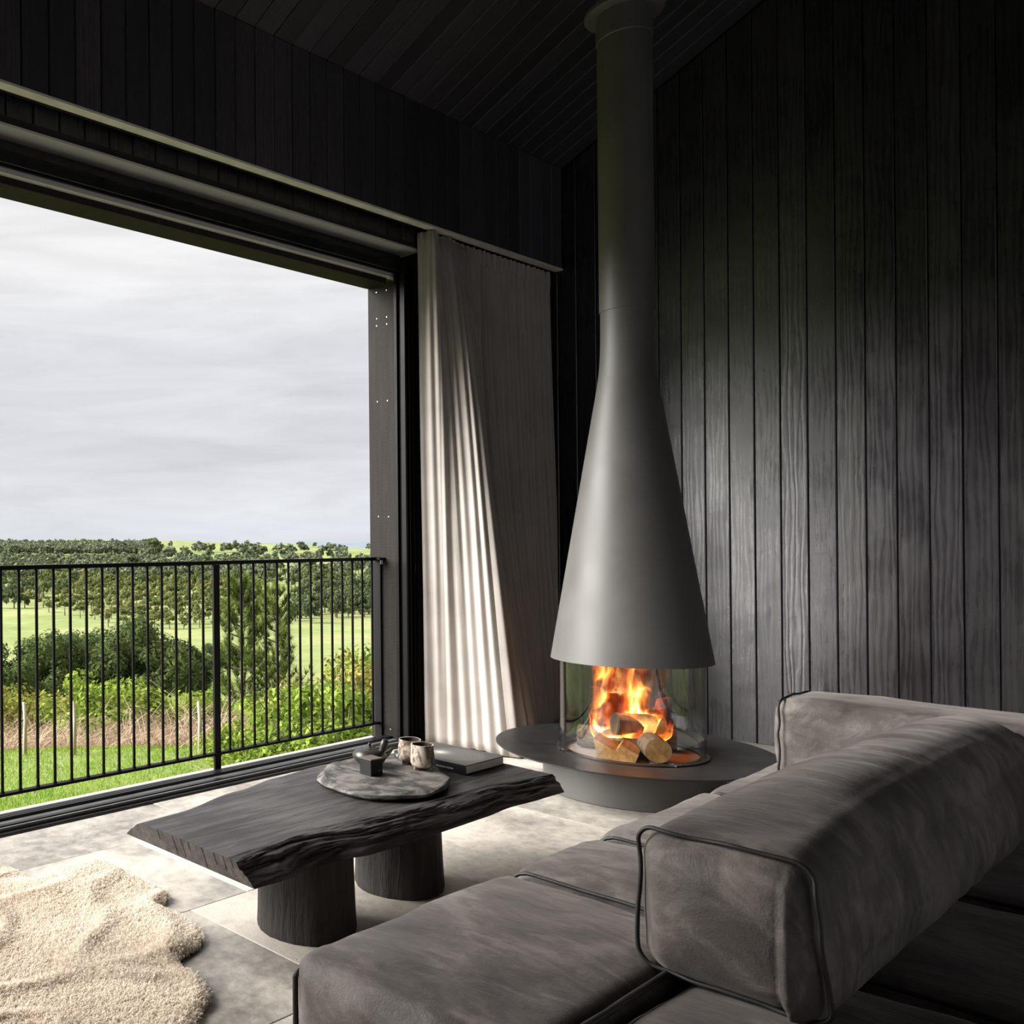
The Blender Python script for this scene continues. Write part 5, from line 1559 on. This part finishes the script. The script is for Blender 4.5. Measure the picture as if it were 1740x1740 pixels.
        part('branches', br, M['trunk'], t)
        o = link('needles', np_mesh('needles', np.array(Vs), np.array(Fs), M['needle']), t); o['kind'] = 'stuff'
    pine(413, 19.5, 4.6, 'slim young pine left of two, beyond the railing post', 5)
    pine(468, 21.5, 5.0, 'fuller young pine with thick crown, right of the slim pine', 6)
    pine(515, 20.5, 2.4, 'short bushy pine at the right foot of the fuller pine', 9, 0.05)

    # --- orchard rows on the slope
    orch = [tree_mesh(300 + i, 420, (1.7, 1.7, 1.35), 0.26, 2.0, 1.8, 0.13, M['leaf_orchard'], clumps=12, spread=0.34, aspect=1.5) for i in range(4)]
    GO = 'orchard trees on the slope'
    cnt = 0
    for r in range(9):
        yb = 1068 - 8.2 * r
        step = 27 - 1.7 * r
        px = 100 - 26 * (r % 3) + 9 * (r % 2)
        while px < 470 - 4 * r:
            yy = yb - max(0, (200 - px)) * 0.16 + rs.uniform(-1.5, 1.5)
            if not (px < 180 and r == 0):
                p = ground_hit(px, yy)
                if p is not None:
                    o = link('orchard_tree', rs.choice(orch), None, p, rs.uniform(0, 6.28)); s_ = (p.length / 190.0) * rs.uniform(0.78, 1.0); s_ = min(s_, 2.4); o.scale = (s_, s_, s_)
                    tag(o, 'small olive-brown orchard tree in a row on the green slope', 'tree', GO); cnt += 1
            px += step * rs.uniform(0.9, 1.1)
    # --- woodland
    wood = [tree_mesh(400 + i, 520, (4.0, 4.0, 3.6), 0.55, 4.6, 4.0, 0.3, M['leaf_forest_hazy'], clumps=14, spread=0.34, aspect=1.4) for i in range(5)]
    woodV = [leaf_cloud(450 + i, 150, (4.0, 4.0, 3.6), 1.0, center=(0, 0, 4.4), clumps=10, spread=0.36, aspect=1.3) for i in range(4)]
    GW = 'woodland trees across the valley'
    spots = []
    tries = 0
    while len(spots) < 330 and tries < 4000:
        tries += 1
        px = rs.uniform(-15, 655); py = rs.uniform(957, 1062)
        if px < 480:
            lim = 1010 - 0.02 * px + (8 if px < 120 else 0) + (18 if px < 70 else 0)
            if py > lim: continue
        else:
            if py < 975 + 0.0 * px: continue
            if px > 560 and py > 1052: continue
            if 1000 < py and px < 500: continue
        spots.append((px, py))
    spots.sort(key=lambda s: s[1])
    n_ind = 0
    for px, py in reversed(spots):
        p = ground_hit(px, py)
        if p is None: continue
        if n_ind >= 295: break
        D = math.hypot(p.x, p.y)
        o = link('woodland_tree', rs.choice(wood), None, p, rs.uniform(0, 6.28))
        s_ = rs.uniform(0.75, 1.25) * min(1.3, 0.30 + D / 900); o.scale = (s_, s_, s_ * rs.uniform(0.9, 1.2))
        tag(o, 'rounded green woodland tree among the trees across the valley', 'tree', GW); n_ind += 1
    # far trees as one mass
    Vs = []; Fs = []; off = 0

    def scatter(n, x0, x1, y0, y1, sc, prob=None):
        nonlocal off
        for _ in range(n):
            px, py = rs.uniform(x0, x1), rs.uniform(y0, y1)
            if prob and not prob(px, py): continue
            p = ground_hit(px, py)
            if p is None: continue
            V, Fq = woodV[rs.randrange(4)]
            s_ = sc * rs.uniform(0.7, 1.3); a = rs.uniform(0, 6.28); c, s = math.cos(a), math.sin(a)
            W = V * s_; W = np.stack([W[:, 0] * c - W[:, 1] * s + p.x, W[:, 0] * s + W[:, 1] * c + p.y, W[:, 2] + p.z], 1)
            Vs.append(W); Fs.append(Fq + off); off += len(W)
    scatter(900, -20, 660, 950, 990, 0.9, lambda x, y: x < 440 or mnoise.noise(Vector((x * .03, y * .06, 3))) > 0.1)
    scatter(1100, -20, 270, 926, 945, 1.5, lambda x, y: y < 946 - max(0, x - 150) * 0.03)
    scatter(260, 230, 640, 930, 952, 1.5, lambda x, y: mnoise.noise(Vector((x * .025, y * .12, 7))) > 0.12)
    V = np.concatenate(Vs); Fq = np.concatenate(Fs)
    o = link('woods', np_mesh('woods', V, Fq, M['leaf_far_hazy'])); tag(o, 'distant woods covering the far hills', 'woods', kind='stuff')
    # --- big lone tree on the ridge and farm houses
    p = ground_hit(263, 946)
    if p is not None:
        o = link('tree', tree_mesh(480, 900, (5.5, 5.5, 5.0), 0.8, 8.0, 6.0, 0.5, M['leaf_forest_hazy'], clumps=16, spread=0.34), None, p); s_ = math.hypot(p.x, p.y) / 560; o.scale = (s_,) * 3
        tag(o, 'tall lone tree standing out on the far ridge', 'tree')
    for (px, py, w, dk, label) in ((140, 957, 20, 1, 'far farmhouse with grey and white roof, just above the railing'), (203, 948, 8, 0, 'tiny white-roofed farm building right of the grey-roofed farmhouse'), (38, 960, 14, 0, 'low white-roofed farm shed far away, leftmost of the buildings')):
        p = ground_hit(px, py)
        if p is None: continue
        D = math.hypot(p.x, p.y); W_ = w * D / F_PX
        t = thing('farmhouse', label, 'house', p, math.radians(-37))
        h = W_ * 0.16
        part('wall', MB().box(-W_ / 2, W_ / 2, -W_ * .2, W_ * .2, -3, h), M['house_wall'], t)
        part('roof', MB().prism([(-W_ * .26, h), (W_ * .26, h), (0, h + W_ * .14)], 'x', -W_ * .55, W_ * .55), M['house_roof_dark' if dk else 'house_roof'], t)
        for k in (-0.25, 0.2):
            part('window', MB().box(W_ * k - W_ * .05, W_ * k + W_ * .05, -W_ * .2 - 0.1, -W_ * .2 - 0.01, h * .3, h * .75), M['black_gap'], t)
    # --- weathered stakes along the lawn edge
    for px, lab in ((42, 'pale weathered stake at the lawn edge, nearest the left side'), (126, 'pale weathered stake at the lawn edge, second from the left'), (339, 'pale weathered stake standing in the dry twigs just left of the railing post')):
        p = ground_hit(px, 1283)
        if p is None: continue
        mb = MB().tube([(0, 0, -0.1), (0.01, 0, 0.3), (0.0, 0.01, 0.46)], [0.02, 0.017, 0.013], 7)
        o = part('stake', mb, M['stake'], None, True, loc=p); tag(o, lab, 'stake', 'fence stakes')


build_terrain()
build_plants()
